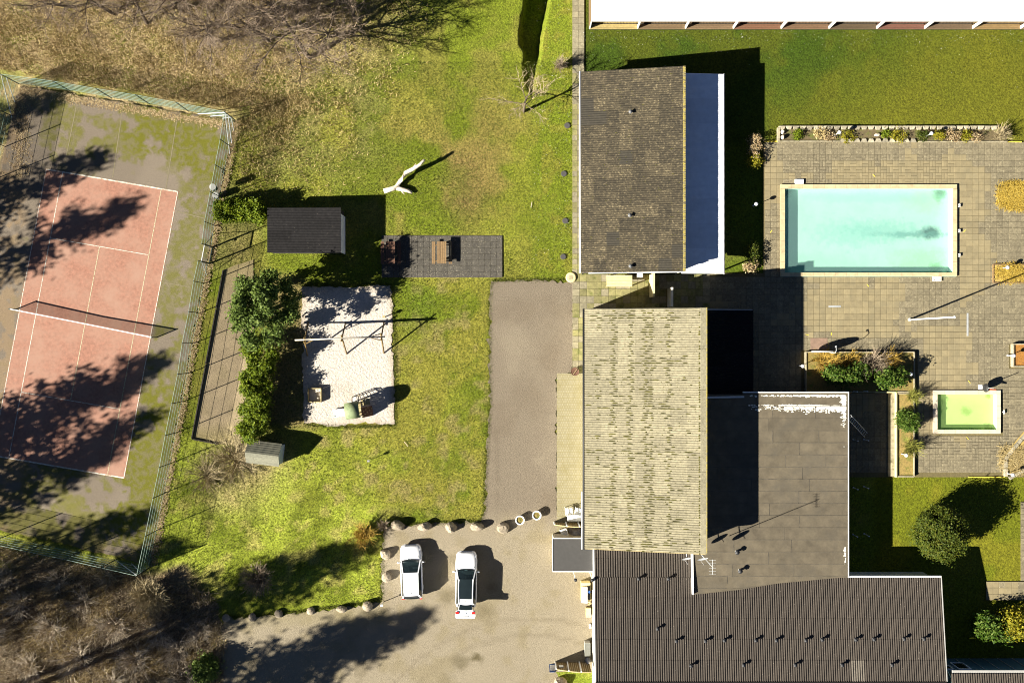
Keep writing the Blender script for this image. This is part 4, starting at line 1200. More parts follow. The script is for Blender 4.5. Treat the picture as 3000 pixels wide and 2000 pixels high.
def crown_points(rng, nclump, per, rx, ry, rz, clump_r, shape=None):
    """leaf centres in clumps over an ellipsoid shell; local origin = crown centre"""
    d = rng.normal(size=(nclump, 3)); d /= np.linalg.norm(d, axis=1)[:, None]
    rad = rng.uniform(.35, 1.0, (nclump, 1)) ** .5 * rng.uniform(.82, 1.08, (nclump, 1))
    cc = d * rad * np.array((rx, ry, rz))
    if shape is not None: cc = shape(cc)
    o = rng.normal(size=(nclump, per, 3)) * clump_r * rng.uniform(.6, 1.3, (nclump, 1, 1))
    P_ = (cc[:, None, :] + o).reshape(-1, 3)
    N_ = o.reshape(-1, 3) * .8 + np.repeat(cc, per, 0) * .35 + np.array((0, 0, .5))
    N_ /= np.linalg.norm(N_, axis=1)[:, None] + 1e-9
    return P_, N_

def limb(mb_, rng, p, d, L, r, seg, sides, wob):
    """one tapering branch; returns the points along it"""
    pts = [Vector(p)]; d = Vector(d).normalized()
    for i in range(seg):
        d = (d + Vector((rng.gauss(0, wob), rng.gauss(0, wob), rng.gauss(0, wob * .7)))).normalized()
        pts.append(pts[-1] + d * (L / seg))
    n0 = len(mb_.v)
    for i, c in enumerate(pts):
        t = (pts[min(i + 1, seg)] - pts[max(i - 1, 0)]).normalized()
        a = t.orthogonal().normalized(); b = t.cross(a)
        rr = r * (1 - .8 * i / seg)
        for k in range(sides):
            an = 2 * math.pi * k / sides
            q = c + (a * math.cos(an) + b * math.sin(an)) * rr
            mb_.v.append((q.x, q.y, q.z))
    for i in range(seg):
        for k in range(sides):
            k2 = (k + 1) % sides
            mb_.f.append((n0 + i * sides + k, n0 + i * sides + k2, n0 + (i + 1) * sides + k2, n0 + (i + 1) * sides + k))
    return pts

def bare_tree_mesh(seed, h, spread, nl=(9, 7, 6), trunk_r=.16, twig_r=.014, up=.55, first=.25):
    rng = random.Random(seed)
    tr, tw = MB(), MB()
    tp = limb(tr, rng, (0, 0, -.1), (rng.gauss(0, .08), rng.gauss(0, .08), 1), h * .8, trunk_r, 7, 7, .07)
    def at(pts, f):
        f = f * (len(pts) - 1); i = min(int(f), len(pts) - 2)
        return pts[i].lerp(pts[i + 1], f - i)
    for i in range(nl[0]):
        f = first + (1 - first) * (i + rng.random() * .6) / nl[0]
        an = i * 2.4 + rng.uniform(-.4, .4)
        d1 = Vector((math.cos(an), math.sin(an), up + rng.uniform(-.15, .35) + f * .3))
        l1 = spread * (1.15 - f * .55) * rng.uniform(.8, 1.2)
        p1 = limb(tr, rng, at(tp, f), d1, l1, trunk_r * .42 * (1.15 - f * .6), 5, 5, .14)
        for j in range(nl[1]):
            f2 = .22 + .78 * (j + rng.random()) / nl[1]
            b1 = (p1[-1] - p1[0]).normalized()
            d2 = (b1 + Vector((rng.gauss(0, .6), rng.gauss(0, .6), rng.gauss(.12, .4)))).normalized()
            l2 = l1 * .5 * rng.uniform(.6, 1.15)
            p2 = limb(tw, rng, at(p1, min(.99, f2)), d2, l2, max(twig_r * 1.7, trunk_r * .14), 4, 3, .2)
            for k in range(nl[2]):
                f3 = .2 + .8 * (k + rng.random()) / nl[2]
                d3 = ((p2[-1] - p2[0]).normalized() + Vector((rng.gauss(0, .65), rng.gauss(0, .65), rng.gauss(.05, .45)))).normalized()
                limb(tw, rng, at(p2, min(.99, f3)), d3, l2 * .55 * rng.uniform(.5, 1.2), twig_r, 3, 3, .25)
    return tr, tw

def bare_bush_mesh(seed, h, r, stems=40, subs=5, rad=.012, weep=0.0):
    rng = random.Random(seed)
    tw = MB()
    for i in range(stems):
        an = rng.uniform(0, 6.283); le = rng.random() ** .6
        d = Vector((math.cos(an) * le * r, math.sin(an) * le * r, h * rng.uniform(.7, 1.0)))
        p = limb(tw, rng, (math.cos(an) * .15 * r * rng.random(), math.sin(an) * .15 * r * rng.random(), -.05), d, d.length * rng.uniform(.7, 1.05), rad * 1.5, 4, 3, .1)
        for k in range(subs):
            q = p[1 + rng.randrange(3)]
            dd = (p[-1] - p[0]).normalized() + Vector((rng.gauss(0, .5), rng.gauss(0, .5), rng.gauss(-weep, .35)))
            limb(tw, rng, q, dd, d.length * rng.uniform(.2, .5), rad, 3, 3, .2)
    return tw

def place(root, loc, rotz=0, sc=1.0, label=None, group=None):
    root.location = loc; root.rotation_euler = (0, 0, rotz); root.scale = (sc, sc, sc)
    if label: root['label'] = label
    if group: root['group'] = group
    return root

def bare_tree(name, seed, h, spread, label, group=None, twm=TWIG, **kw):
    tr, tw = bare_tree_mesh(seed, h, spread, **kw)
    t = T(name, (0, 0, 0), label, 'tree', group)
    tr.build('trunk', BARK, t, smooth=True)
    tw.build('crown', twm, t)
    return t

# leafless trees of the wood, top left
t1 = bare_tree('bare_tree', 3, 9.5, 4.6, 'tall leafless tree at the edge of the wood', 'leafless trees in the wood', nl=(13, 11, 9), twig_r=.016, trunk_r=.2, twm=TWIGW)
t2 = bare_tree('bare_tree', 8, 8.0, 3.8, 'tall leafless tree at the edge of the wood', 'leafless trees in the wood', nl=(12, 11, 9), twig_r=.016, trunk_r=.19, twm=TWIGW)
spots = [(905, 168, 1.05, 0, .3), (790, 120, 1.0, 1, 1.7), (965, 105, .95, 1, 4.0), (700, 85, .9, 0, 2.2), (610, 130, .85, 1, 5.1), (820, 30, 1.1, 0, 3.3), (650, 5, 1.0, 1, .9), (530, 30, 1.0, 0, 4.6), (430, 70, .85, 1, 0.2), (330, 40, .8, 0, 1.1), (860, -70, 1.15, 1, 3.9), (990, 10, 1.0, 0, 5.5), (1040, 60, .9, 1, .4), (220, 20, .8, 1, 3.0)]
used = [False, False]
for (x, y, sc, k, rz) in spots:
    src = (t1, t2)[k]
    o = copy_tree(src) if used[k] else src
    used[k] = True
    place(o, G(x, y, -.05), rz, sc)

# single leafless trees and bushes
bt = bare_tree('bare_tree', 21, 4.6, 2.6, 'small leafless tree with drooping pale branches beside the dark roofed house', None, TWIGP, nl=(9, 6, 6), trunk_r=.13, twig_r=.016, up=.15, first=.42)
place(bt, G(1535, 326, -.05), .6)
def bush(seed, px, py, h, r, label, material=TWIG, stems=45, subs=6, rad=.012, weep=0.0, group=None):
    o = bare_bush_mesh(seed, h, r, stems, subs, rad, weep).build('bare_bush', material, None, label=label, cat='bush', group=group)
    g = G(px, py)
    o.location.x += g.x; o.location.y += g.y
    return o
bush(31, 1640, 196, 1.6, .55, 'small leafless twiggy bush beside the slab path', TWIG, 60, 5, .016)
bush(32, 690, 1340, 1.6, 2.8, 'wide leafless bush beside the gabled hut', TWIGP, 110, 9, .016, .15)
bush(33, 605, 1390, 1.4, 2.0, 'pale leafless bush at the tennis fence', TWIGP, 70, 7, .014, .15)
bush(34, 760, 1690, 1.8, 1.5, 'grey leafless bush on the shaded lawn', TWIG, 110, 8, .016)
bush(35, 1070, 1560, 1.6, 1.1, 'yellowish leafless bush beside the row of boulders', TWIGY, 90, 8, .016, .2)
bush(36, 1125, 1535, 1.2, .5, 'dark little leafless bush at the end of the boulder row', TWIG, 40, 6, .014)
bush(37, 450, 1735, 2.6, 1.6, 'large pale leafless bush at the corner of the tennis fence', TWIGP, 120, 9, .017, .1)
thick = [(60, 1760, 1.9), (150, 1840, 2.1), (250, 1760, 1.8), (340, 1830, 2.2), (230, 1920, 2.3), (90, 1950, 2.0), (400, 1930, 2.4), (520, 1900, 2.2), (540, 1985, 2.4), (330, 2000, 2.2), (170, 1700, 1.5), (320, 1690, 1.4), (20, 1680, 1.6), (590, 1840, 1.7), (460, 1850, 1.8), (-20, 1860, 2.2)]
bb = None
for k, (x, y, h) in enumerate(thick):
    if k == 0:
        bb = bare_bush_mesh(41, 1.7, 1.8, 46, 7, .011, .1).build('thicket_bush', TWIGT, None, label='leafless brown bush in the thicket below the tennis court', cat='bush', group='bushes in the thicket')
        o = bb
    else:
        o = bb.copy(); COL.objects.link(o)
    g = G(x, y, -.1)
    o.location = g; o.rotation_euler = (0, 0, k * 1.37); s_ = h / 2.0
    o.scale = (s_, s_, s_)

def foliage(name, loc, crowns, leafm, label, size, seed, cat='tree', trunk=None, group=None, core=None):
    """crowns: list of (cx, cy, cz, rx, ry, rz, nclump, per, clump_r) around loc"""
    rng = np.random.default_rng(seed)
    t = T(name, loc, label, cat, group)
    Vs = []
    for (cx, cy, cz, rx, ry, rz, nc, per, cr) in crowns:
        P_, N_ = crown_points(rng, nc, per, rx, ry, rz, cr)
        P_ = P_ + np.array((cx, cy, cz))
        ok = P_[:, 2] > .03
        Vs.append(leaf_quads(P_[ok] + np.array(loc), N_[ok], size, rng))
    quads_object('crown' if trunk else 'foliage', np.concatenate(Vs), leafm, t)
    tr = MB(); rr = random.Random(seed)
    th = trunk[0] if trunk else max(.3, crowns[0][2] * .8); tr_r = trunk[1] if trunk else .05
    pts = limb(tr, rr, Vector(loc) - Vector((0, 0, .08)), (0, 0, 1), th, tr_r, 5, 7, .05)
    for i in range(6):
        an = i * 1.1; limb(tr, rr, pts[2 + i % 3], (math.cos(an), math.sin(an), .7), th * .45, tr_r * .4, 3, 5, .15)
    tr.build('trunk' if trunk else 'stem', BARK, t, smooth=True)
    return t

# the evergreen by the sand and the hedge below it
lobes = [(0, 0, 4.4, 1.3, 1.4, 2.4, 40, 60, .34)]
rl = random.Random(77)
for k in range(26):
    an, hz_ = k * 2.399, 2.2 + 4.6 * (k / 26)
    rr_ = (2.35 - abs(hz_ - 3.6) * .42) * rl.uniform(.65, 1.25)
    lobes.append((math.cos(an) * rr_, math.sin(an) * rr_ * 1.1, hz_ + rl.uniform(-.3, .3), rl.uniform(.45, .85), rl.uniform(.45, .85), rl.uniform(.35, .6), 9, 62, .2))
foliage('evergreen_tree', G(800, 905), lobes, LEAF1, 'large dark evergreen tree at the west side of the sand', .11, 51, trunk=(5.0, .2))
hedge_spots = [(782, 1035, 1.35, 2.9), (775, 1085, 1.3, 2.7), (768, 1130, 1.25, 2.8), (765, 1175, 1.2, 2.6), (758, 1215, 1.15, 2.5), (752, 1255, 1.0, 2.3)]
hl = G(765, 1140)
hed = []
for x, y, r, h in hedge_spots:
    for q in range(7):
        a_ = q * 2.4 + x; d_ = r * rl.uniform(.2, .95)
        hed.append((G(x, y).x - hl.x + math.cos(a_) * d_, G(x, y).y - hl.y + math.sin(a_) * d_, h * rl.uniform(.45, 1.0), rl.uniform(.3, .55), rl.uniform(.3, .55), rl.uniform(.3, .6), 8, 55, .16))
    hed.append((G(x, y).x - hl.x, G(x, y).y - hl.y, h * .45, r * .8, r * .8, h * .42, 20, 50, .26))
foliage('hedge', hl, hed, LEAF2, 'tall bright green hedge running south from the evergreen tree', .095, 52, 'hedge')
hs = G(705, 622)
foliage('hedge', hs, [(dx, dy, 1.0, r, .95, 1.05, 34, 90, .17) for dx, dy, r in ((-1.1, 0, .85), (-.3, .05, .8), (.5, .1, .75), (1.3, .05, .55), (1.8, -.1, .5))], LEAF2, 'bright green hedge between tennis fence and dark shed', .1, 53, 'hedge')
foliage('round_tree', G(2721, 1545), [(0, 0, 2.2, 2.0, 2.15, 2.1, 130, 140, .24), (.3, -.6, 1.6, 1.9, 1.6, 1.5, 50, 110, .24), (0, 0, 2.0, 1.6, 1.7, 1.6, 120, 50, .3)], LEAF4, 'rounded olive green conifer on the small lawn', .085, 54, trunk=(2.4, .16))
foliage('round_shrub', G(2650, 1230), [(0, 0, .75, .85, .9, .75, 110, 45, .16)], LEAF3, 'ball shaped glossy green shrub beside the paddling pool', .075, 55, 'shrub')
foliage('laurel_shrub', G(2430, 1094, .2), [(0, 0, .9, .8, .6, .8, 60, 30, .2), (1.2, -.2, .9, .9, .55, .8, 60, 30, .2), (2.1, .2, .8, .8, .6, .7, 50, 30, .2)], LEAF3, 'glossy dark green laurel at the back of the walled bed', .11, 56, 'shrub')
foliage('laurel_shrub', G(2585, 1104, .2), [(0, 0, .9, .9, .7, .8, 70, 32, .2), (.8, .1, .8, .7, .7, .8, 50, 32, .2)], LEAF3, 'glossy dark green laurel casting a solid shadow near the globe lamp', .11, 57, 'shrub')
foliage('laurel_shrub', G(2868, 1820), [(0, 0, 1.3, 1.1, 1.0, .9, 90, 32, .22), (1.4, -.3, 1.2, 1.0, .8, .8, 80, 32, .22)], LEAF3, 'glossy green shrub standing in the deep shade by the teal building', .11, 58, 'shrub')
foliage('laurel_shrub', G(2945, 1812), [(0, 0, 1.5, 1.1, 1.1, .9, 120, 34, .22), (.9, .4, 1.3, .9, .9, .9, 60, 34, .22)], LEAFY, 'yellow green shrub beside the glossy one by the teal building', .1, 59, 'shrub')
foliage('dark_shrub', G(610, 1948), [(0, 0, .9, 1.0, 1.1, .9, 80, 34, .22)], LEAF1, 'small dark evergreen shrub at the thicket edge by the gravel', .1, 60, 'shrub')
def wisps(px, py, h, r, label, seed, material, stems=50, z=0.15, subs=5, rad=.014):
    o = bare_bush_mesh(seed, h, r, stems, subs, rad, .05).build('twiggy_shrub', material, None, label=label, cat='shrub')
    g = G(px, py); o.location.x += g.x; o.location.y += g.y; o.location.z += z
wisps(2415, 1060, 1.0, 1.4, 'yellow leafless shrub at the west end of the walled bed', 71, TWIGY, 120)
wisps(2480, 1065, .9, 1.3, 'yellow twiggy shrub in the middle of the walled bed', 72, TWIGY, 110)
wisps(2545, 1060, 2.1, 1.2, 'tall brown leafless shrub with a long shadow in the walled bed', 73, TWIG, 70, subs=6)
wisps(2600, 1055, 1.2, 1.0, 'yellow twiggy shrub at the east end of the walled bed', 74, TWIGY, 90)
wisps(2665, 1160, 1.3, .7, 'yellow green twiggy shrub leaning over the bed wall', 75, mat('twig_green', (.2, .2, .03), .9, .3, 6, rvar=.2), 70)
wisps(2660, 1310, 1.3, .9, 'green twiggy shrub below the ball shaped shrub', 76, mat('twig_green', (.2, .2, .03)), 90)

# tall pines beyond the frame whose shadows fall across the court, lawn and yard
def pine_mesh(seed, h):
    rng = np.random.default_rng(seed)
    Vs = []
    for k in range(15):
        f = k / 14
        z = h * (.5 + .48 * f); r = (1 - f) ** .6 * h * .13 + .4
        for q in range(5):
            an = rng.uniform(0, 6.283)
            nc = 6
            rad = r * (np.linspace(.25, 1, nc) + rng.normal(0, .06, nc))
            cc = np.stack([np.cos(an) * rad, np.sin(an) * rad, z - rad * .12 + rng.normal(0, .2, nc)], 1)
            o_ = rng.normal(size=(nc, 7, 3)) * np.array((.36, .36, .22))
            Vs.append(leaf_quads((cc[:, None] + o_).reshape(-1, 3), np.tile((0, 0, 1.0), (nc * 7, 1)), .21, rng))
    return np.concatenate(Vs)
pines = []
for k, hh in enumerate((20.0, 24.0)):
    t = T('pine_tree', (0, 0, 0), 'tall dark pine standing beyond the tennis court', 'tree', 'pines beyond the court')
    quads_object('crown', pine_mesh(300 + k, hh), LEAF5, t)
    MB().cyl((0, 0, -.1), (0, 0, hh * .95), hh * .014, .03, 8).build('trunk', BARK, t)
    pines.append(t)
pspots = [(-560, 810, 0, .8), (-700, 1040, 0, 1.0), (-560, 1480, 0, .95), (-700, 1570, 0, 1.0), (-470, 1590, 0, .85), (-760, 1760, 0, 1.0), (-600, 1930, 0, .95), (-430, 1985, 0, .88), (-230, 2115, 1, .95), (-90, 2085, 1, .9), (-60, 2330, 1, 1.0), (90, 2300, 1, .85), (-250, 2380, 1, 1.05), (-700, 640, 0, .8)]
us = [False, False]
for i, (x, y, k, sc) in enumerate(pspots):
    o = copy_tree(pines[k]) if us[k] else pines[k]
    us[k] = True
    place(o, G(x, y), i * 1.9, sc)

# dry grass, fallen leaves, brambles, long lawn blades: nobody could count them
def blades(name, n, sampler, material, length, width, seed, lean=.8):
    rng = np.random.default_rng(seed)
    px, py, sc = sampler(rng, n)
    n = len(px)
    x, y = (px - 1500) / S, (1000 - py) / S
    an = rng.uniform(0, 6.283, n)
    L = length * rng.uniform(.5, 1.4, n) * sc
    le = rng.uniform(.2, 1.0, n) * lean
    dx, dy, dz = np.cos(an) * le * L, np.sin(an) * le * L, np.sqrt(np.clip(1 - le ** 2, .05, 1)) * L
    wx_, wy_ = -np.sin(an) * width / 2, np.cos(an) * width / 2
    z0 = np.full(n, -.06)
    V = np.stack([np.stack([x - wx_, y - wy_, z0], 1), np.stack([x + wx_, y + wy_, z0], 1), np.stack([x + dx, y + dy, z0 + dz], 1)], 1).reshape(-1, 3)
    return quads_object(name, V, material, None, k=3, kind='stuff')
def samp_meadow(rng, n):
    px, py = rng.uniform(-40, 1500, n), rng.uniform(-60, 640, n)
    ok = (py < 215 + px * .172 - 10) | (px > 700)
    den = (1 - sst(700, 1350, px + py * .4)) * (1 - sst(330, 620, py)) * (.35 + sst(.4, .6, fbm(px, py, 60, 401)))
    ok &= rng.random(n) < den
    return px[ok], py[ok], np.ones(ok.sum())
blades('dry_grass', 170000, samp_meadow, STRAW, .34, .05, 81)
def samp_thicket(rng, n):
    px, py = rng.uniform(-40, 660, n), rng.uniform(1570, 2060, n)
    ok = (py > 1600 + px * .22 + 0) & (px < 650 - np.clip(1800 - py, 0, 200) * .6 + (vnoise(px, py, 30, 3) - .5) * 60)
    return px[ok], py[ok], .6 + fbm(px, py, 40, 402)[ok]
blades('brambles', 45000, samp_thicket, BRAMBLE, .6, .035, 82, 1.0)
def samp_thicket2(rng, n):
    px, py, s_ = samp_thicket(rng, n)
    ok = fbm(px, py, 50, 405) > .52
    return px[ok], py[ok], s_[ok]
blades('dead_stalks', 40000, samp_thicket2, STRAW, .5, .04, 83, .9)
def samp_lawn(rng, n):
    px, py = rng.uniform(420, 1680, n), rng.uniform(180, 1800, n)
    ok = np.ones(n, bool)
    for (x0, y0, x1, y1) in ((880, 834, 1160, 1252), (1115, 686, 1476, 817), (1430, 820, 1800, 2100), (560, 780, 745, 1310), (780, 600, 1010, 745), (1120, 1530, 1800, 2100), (640, 1765, 1800, 2100)):
        ok &= ~((px > x0) & (px < x1) & (py > y0) & (py < y1))
    ok &= px > 700 - (py - 353) * .19
    ok &= ~((py > 1640) & (px < 560))
    return px[ok], py[ok], np.ones(ok.sum())
blades('long_grass', 190000, samp_lawn, GRASSB, .13, .04, 84, .9)
def samp_edge(rng, n):
    pts = [(1124, 1545), (1190, 1536), (1410, 1527), (1418, 1500), (1426, 1330), (1436, 1180), (1434, 900), (1440, 823), (1560, 820), (1665, 820)]
    pts2 = [(655, 1808), (760, 1802), (905, 1788), (1050, 1768), (1118, 1758), (1121, 1640), (1124, 1545)]
    pts3 = [(882, 836), (1148, 834), (1155, 1000), (1158, 1246), (1010, 1250), (890, 1244)]
    X, Y = [], []
    for P_ in (pts, pts2, pts3):
        for a, b_ in zip(P_, P_[1:]):
            k = int(math.dist(a, b_) * n / 3000); t = rng.random(k)
            X.append(a[0] + (b_[0] - a[0]) * t + rng.normal(0, 3.2, k)); Y.append(a[1] + (b_[1] - a[1]) * t + rng.normal(0, 3.2, k))
    px, py = np.concatenate(X), np.concatenate(Y)
    return px, py, np.full(len(px), 1.3)
blades('edge_grass', 12000, samp_edge, GRASSB, .15, .04, 89, .9)
def flat_leaves(name, n, sampler, material, size, seed):
    rng = np.random.default_rng(seed)
    px, py = sampler(rng, n)
    C = np.stack([(px - 1500) / S, (1000 - py) / S, rng.uniform(.02, .05, len(px))], 1)
    return quads_object(name, leaf_quads(C, np.tile((0, 0, 1.0), (len(px), 1)), size, rng, .9), material, None, kind='stuff')
def samp_leaves(rng, n):
    t = rng.random(n)
    px = 689 - 249 * t + rng.normal(0, 6, n) + 6; py = 353 + 1308 * t
    k = n // 3
    t2 = rng.random(k); px[:k] = 55 + 634 * t2 + rng.normal(0, 4, k); py[:k] = 250 + 105 * t2 + 14 + rng.normal(0, 7, k)
    px[k:k + k // 3] = 60 + rng.normal(0, 16, k // 3); py[k:k + k // 3] = rng.uniform(260, 520, k // 3)
    return px, py
flat_leaves('fallen_leaves', 9000, samp_leaves, LITTER, .06, 85)
def samp_leaves2(rng, n):
    px, py = rng.uniform(-20, 1250, n), rng.uniform(-20, 420, n)
    ok = rng.random(n) < (1 - sst(700, 1150, px + py * .6)) * (py < 200 + px * .16)
    return px[ok], py[ok]
flat_leaves('leaf_litter', 26000, samp_leaves2, LITTER, .07, 86)
def samp_daisy(rng, n):
    px, py = rng.uniform(1715, 3000, n), rng.uniform(90, 130, n) + rng.exponential(25, n)
    k = n // 3; px[:k] = rng.uniform(1700, 3000, k); py[:k] = rng.uniform(90, 120, k)
    k2 = n // 3; px[k:k + k2] = rng.uniform(1560, 1672, k2); py[k:k + k2] = rng.uniform(0, 760, k2)
    return px, py
flat_leaves('daisies', 420, samp_daisy, WHITE, .025, 87)
def samp_grit(rng, n):
    px, py = rng.uniform(1120, 1470, n), rng.uniform(692, 811, n)
    ok = rng.random(n) < .25 + .9 * (np.abs(py - 752) / 60) ** 1.5
    return px[ok], py[ok]
flat_leaves('grit', 2600, samp_grit, mat('pale_grit', (.35, .31, .22), .9, .2, 9), .022, 88)

# ------------------------------------------------------------------ tennis fence and net
NET = None
def mesh_mat():
    m, nt, b = nodes_of('wire_mesh')
    b.inputs['Base Color'].default_value = (.05, .13, .095, 1)
    b.inputs['Roughness'].default_value = .5
    n = noise_node(nt, 1.2, 3, .6, pos(nt))
    t = nt.nodes.new('ShaderNodeBsdfTransparent')
    mx = nt.nodes.new('ShaderNodeMixShader')
    r = ramp(nt, n.outputs[0], [(.3, .72), (.7, .55)])
    nt.links.new(r.outputs[0], mx.inputs[0]); nt.links.new(b.outputs[0], mx.inputs[1]); nt.links.new(t.outputs[0], mx.inputs[2])
    nt.links.new(mx.outputs[0], nt.nodes['Material Output'].inputs['Surface'])
    return m
MESH = mesh_mat()
WIRE = mat('pale_wire', (.25, .34, .28), .5, .1, 4)
def fence(label, pts, h=2.95, braces=(), wires=5):
    t = T('court_fence', G(*pts[0]), label, 'fence')
    for i, p in enumerate(pts):
        g = G(*p)
        MB().cyl((g.x, g.y, -.05), (g.x, g.y, h), .038, n=6).build('post', GREENST, t)
    for i in range(len(pts) - 1):
        a, b_ = G(*pts[i]), G(*pts[i + 1])
        d = (b_ - a).normalized() * .05
        m = MB(); nn = 6
        nrm = Vector((-d.y, d.x, 0)).normalized()
        for k in range(nn + 1):
            f = k / nn
            q = (a + d).lerp(b_ - d, f); sag = math.sin(f * math.pi)
            m.v += [(q.x, q.y, .02), tuple(q + nrm * .05 * sag + Vector((0, 0, h * .5))), (q.x, q.y, h - .05 - .05 * sag)]
        for k in range(nn):
            for r in range(2): m.f.append((k * 3 + r, k * 3 + 3 + r, k * 3 + 4 + r, k * 3 + 1 + r))
        m.build('mesh_panel', MESH, t, smooth=True)
        for k in range(wires):
            z = h * (.99 - k * .2) if k else h - .03
            MB().cyl(a + Vector((0, 0, z)), b_ + Vector((0, 0, z)), .012 if k else .016, n=4).build('tension_wire', WIRE, t)
    for (p, q, z) in braces:
        MB().cyl(G(*p, z), G(*q, 0), .035, n=6).build('brace', STEEL, t)
    return t
eb = [(689, 353), (676, 430), (662, 502), (648, 578), (632, 662), (624, 724)]
eb2 = [(614, 772), (601, 830), (587, 916), (569, 1005), (556, 1092), (539, 1175), (521, 1265), (504, 1355), (486, 1442), (464, 1550), (440, 1661)]
NE, NW, SE = (689, 353), (55, 246), (440, 1661)
fence('green mesh fence with pale corner braces between court and meadow', [(55, 246), (204, 266), (326, 287), (438, 305), (552, 326), (688, 352)], braces=[(NE, (580, 334), 2.8), (NE, (617, 341), 2.0), (NE, (652, 347), 1.2)])
fence('long green mesh fence between tennis court and lawn, north of its gate', eb, braces=[(NE, (673, 451), 2.8), (NE, (679, 420), 2.0), (NE, (685, 383), 1.2)])
fence('long green mesh fence between tennis court and petanque strip', eb2)
fence('green mesh fence between tennis court and brown thicket', [(440, 1661), (340, 1638), (235, 1614), (130, 1592), (20, 1568), (-90, 1544)], braces=[(SE, (340, 1640), 2.8), (SE, (385, 1650), 1.9)])
fence('green mesh fence at the leaf strewn west end of the court', [(55, 246), (36, 340), (16, 430), (-2, 520), (-20, 610)], braces=[(NW, (35, 345), 2.8), (NW, (44, 300), 2.0)])
gt = T('fence_gate', G(619, 748), 'gate frame with thick posts in the long court fence', 'gate')
ga, gb = G(623, 724), G(614, 772)
for p in (ga, gb): MB().box((p.x, p.y, 1.05), (.1, .1, 2.2)).build('post', GREENST, gt)
for z in (.1, 2.1): MB().bar(ga + Vector((0, 0, z)), gb + Vector((0, 0, z)), .06, .08).build('rail', GREENST if z < 1 else STEEL, gt)
gm = MB(); gm.add([ga + Vector((0, 0, .12)), gb + Vector((0, 0, .12)), gb + Vector((0, 0, 2.08)), ga + Vector((0, 0, 2.08))], [(0, 1, 2, 3)]); gm.build('mesh_panel', MESH, gt)
MB().cyl(ga + Vector((0, 0, 2.05)), G(629, 684), .025, n=6).build('brace', GREENST, gt)
MB().cyl(gb + Vector((0, 0, 2.05)), G(606, 806), .025, n=6).build('brace', STEEL, gt)
MB().box(ga + Vector((.08, -.1, 1.1)), (.05, .16, .12)).build('lock', GREYD, gt)
lb = T('waste_bin', G(642, 566), 'pair of round metal bins on a post at the court fence', 'bin')
q = G(641, 567)
MB().cyl((q.x, q.y, 0), (q.x, q.y, 1.7), .035, n=6).build('post', STEEL, lb)
for z, dx, dy in ((.9, .0, .28), (.1, -.02, -.28)):
    MB().lathe((q.x + dx, q.y + dy, z), [(.2, 0), (.23, .3), (.24, .75), (.21, .75), (.19, .1), (.02, .08)], 14).build('drum', BLACK, lb, smooth=False)
    MB().lathe((q.x + dx, q.y + dy, z), [(.235, .73), (.265, .73), (.265, .78), (.235, .78)], 14).build('rim', GREY, lb)

tn = T('tennis_net', G(248, 942), 'tennis net with white top tape across the red court', 'net')
na, nb_ = G(47, 906), G(459, 988)
nm = MB(); K = 14
def nh(f): return 1.07 - .155 * (1 - abs(2 * f - 1))
for k in range(K + 1):
    f = k / K; p = na.lerp(nb_, f); nm.v += [(p.x, p.y, .05), (p.x, p.y, nh(f) - .03)]
nm.f = [(k * 2, k * 2 + 2, k * 2 + 3, k * 2 + 1) for k in range(K)]
m_, nt_, b_ = nodes_of('tennis_netting')
b_.inputs['Base Color'].default_value = (.02, .02, .02, 1)
tt = nt_.nodes.new('ShaderNodeBsdfTransparent'); mx = nt_.nodes.new('ShaderNodeMixShader'); mx.inputs[0].default_value = .55
nt_.links.new(b_.outputs[0], mx.inputs[1]); nt_.links.new(tt.outputs[0], mx.inputs[2]); nt_.links.new(mx.outputs[0], nt_.nodes['Material Output'].inputs['Surface'])
nm.build('netting', m_, tn)
for k in range(K):
    p, q2 = na.lerp(nb_, k / K), na.lerp(nb_, (k + 1) / K)
    if k in (0, K // 2) or True: pass
tp = MB()
for k in range(K): tp.bar(na.lerp(nb_, k / K) + Vector((0, 0, nh(k / K))), na.lerp(nb_, (k + 1) / K) + Vector((0, 0, nh((k + 1) / K))), .07, .07)
tp.build('tape', WHITE, tn)
for p in (na, nb_): MB().cyl((p.x, p.y, 0), (p.x, p.y, 1.12), .05, n=8).build('post', GREENST, tn)

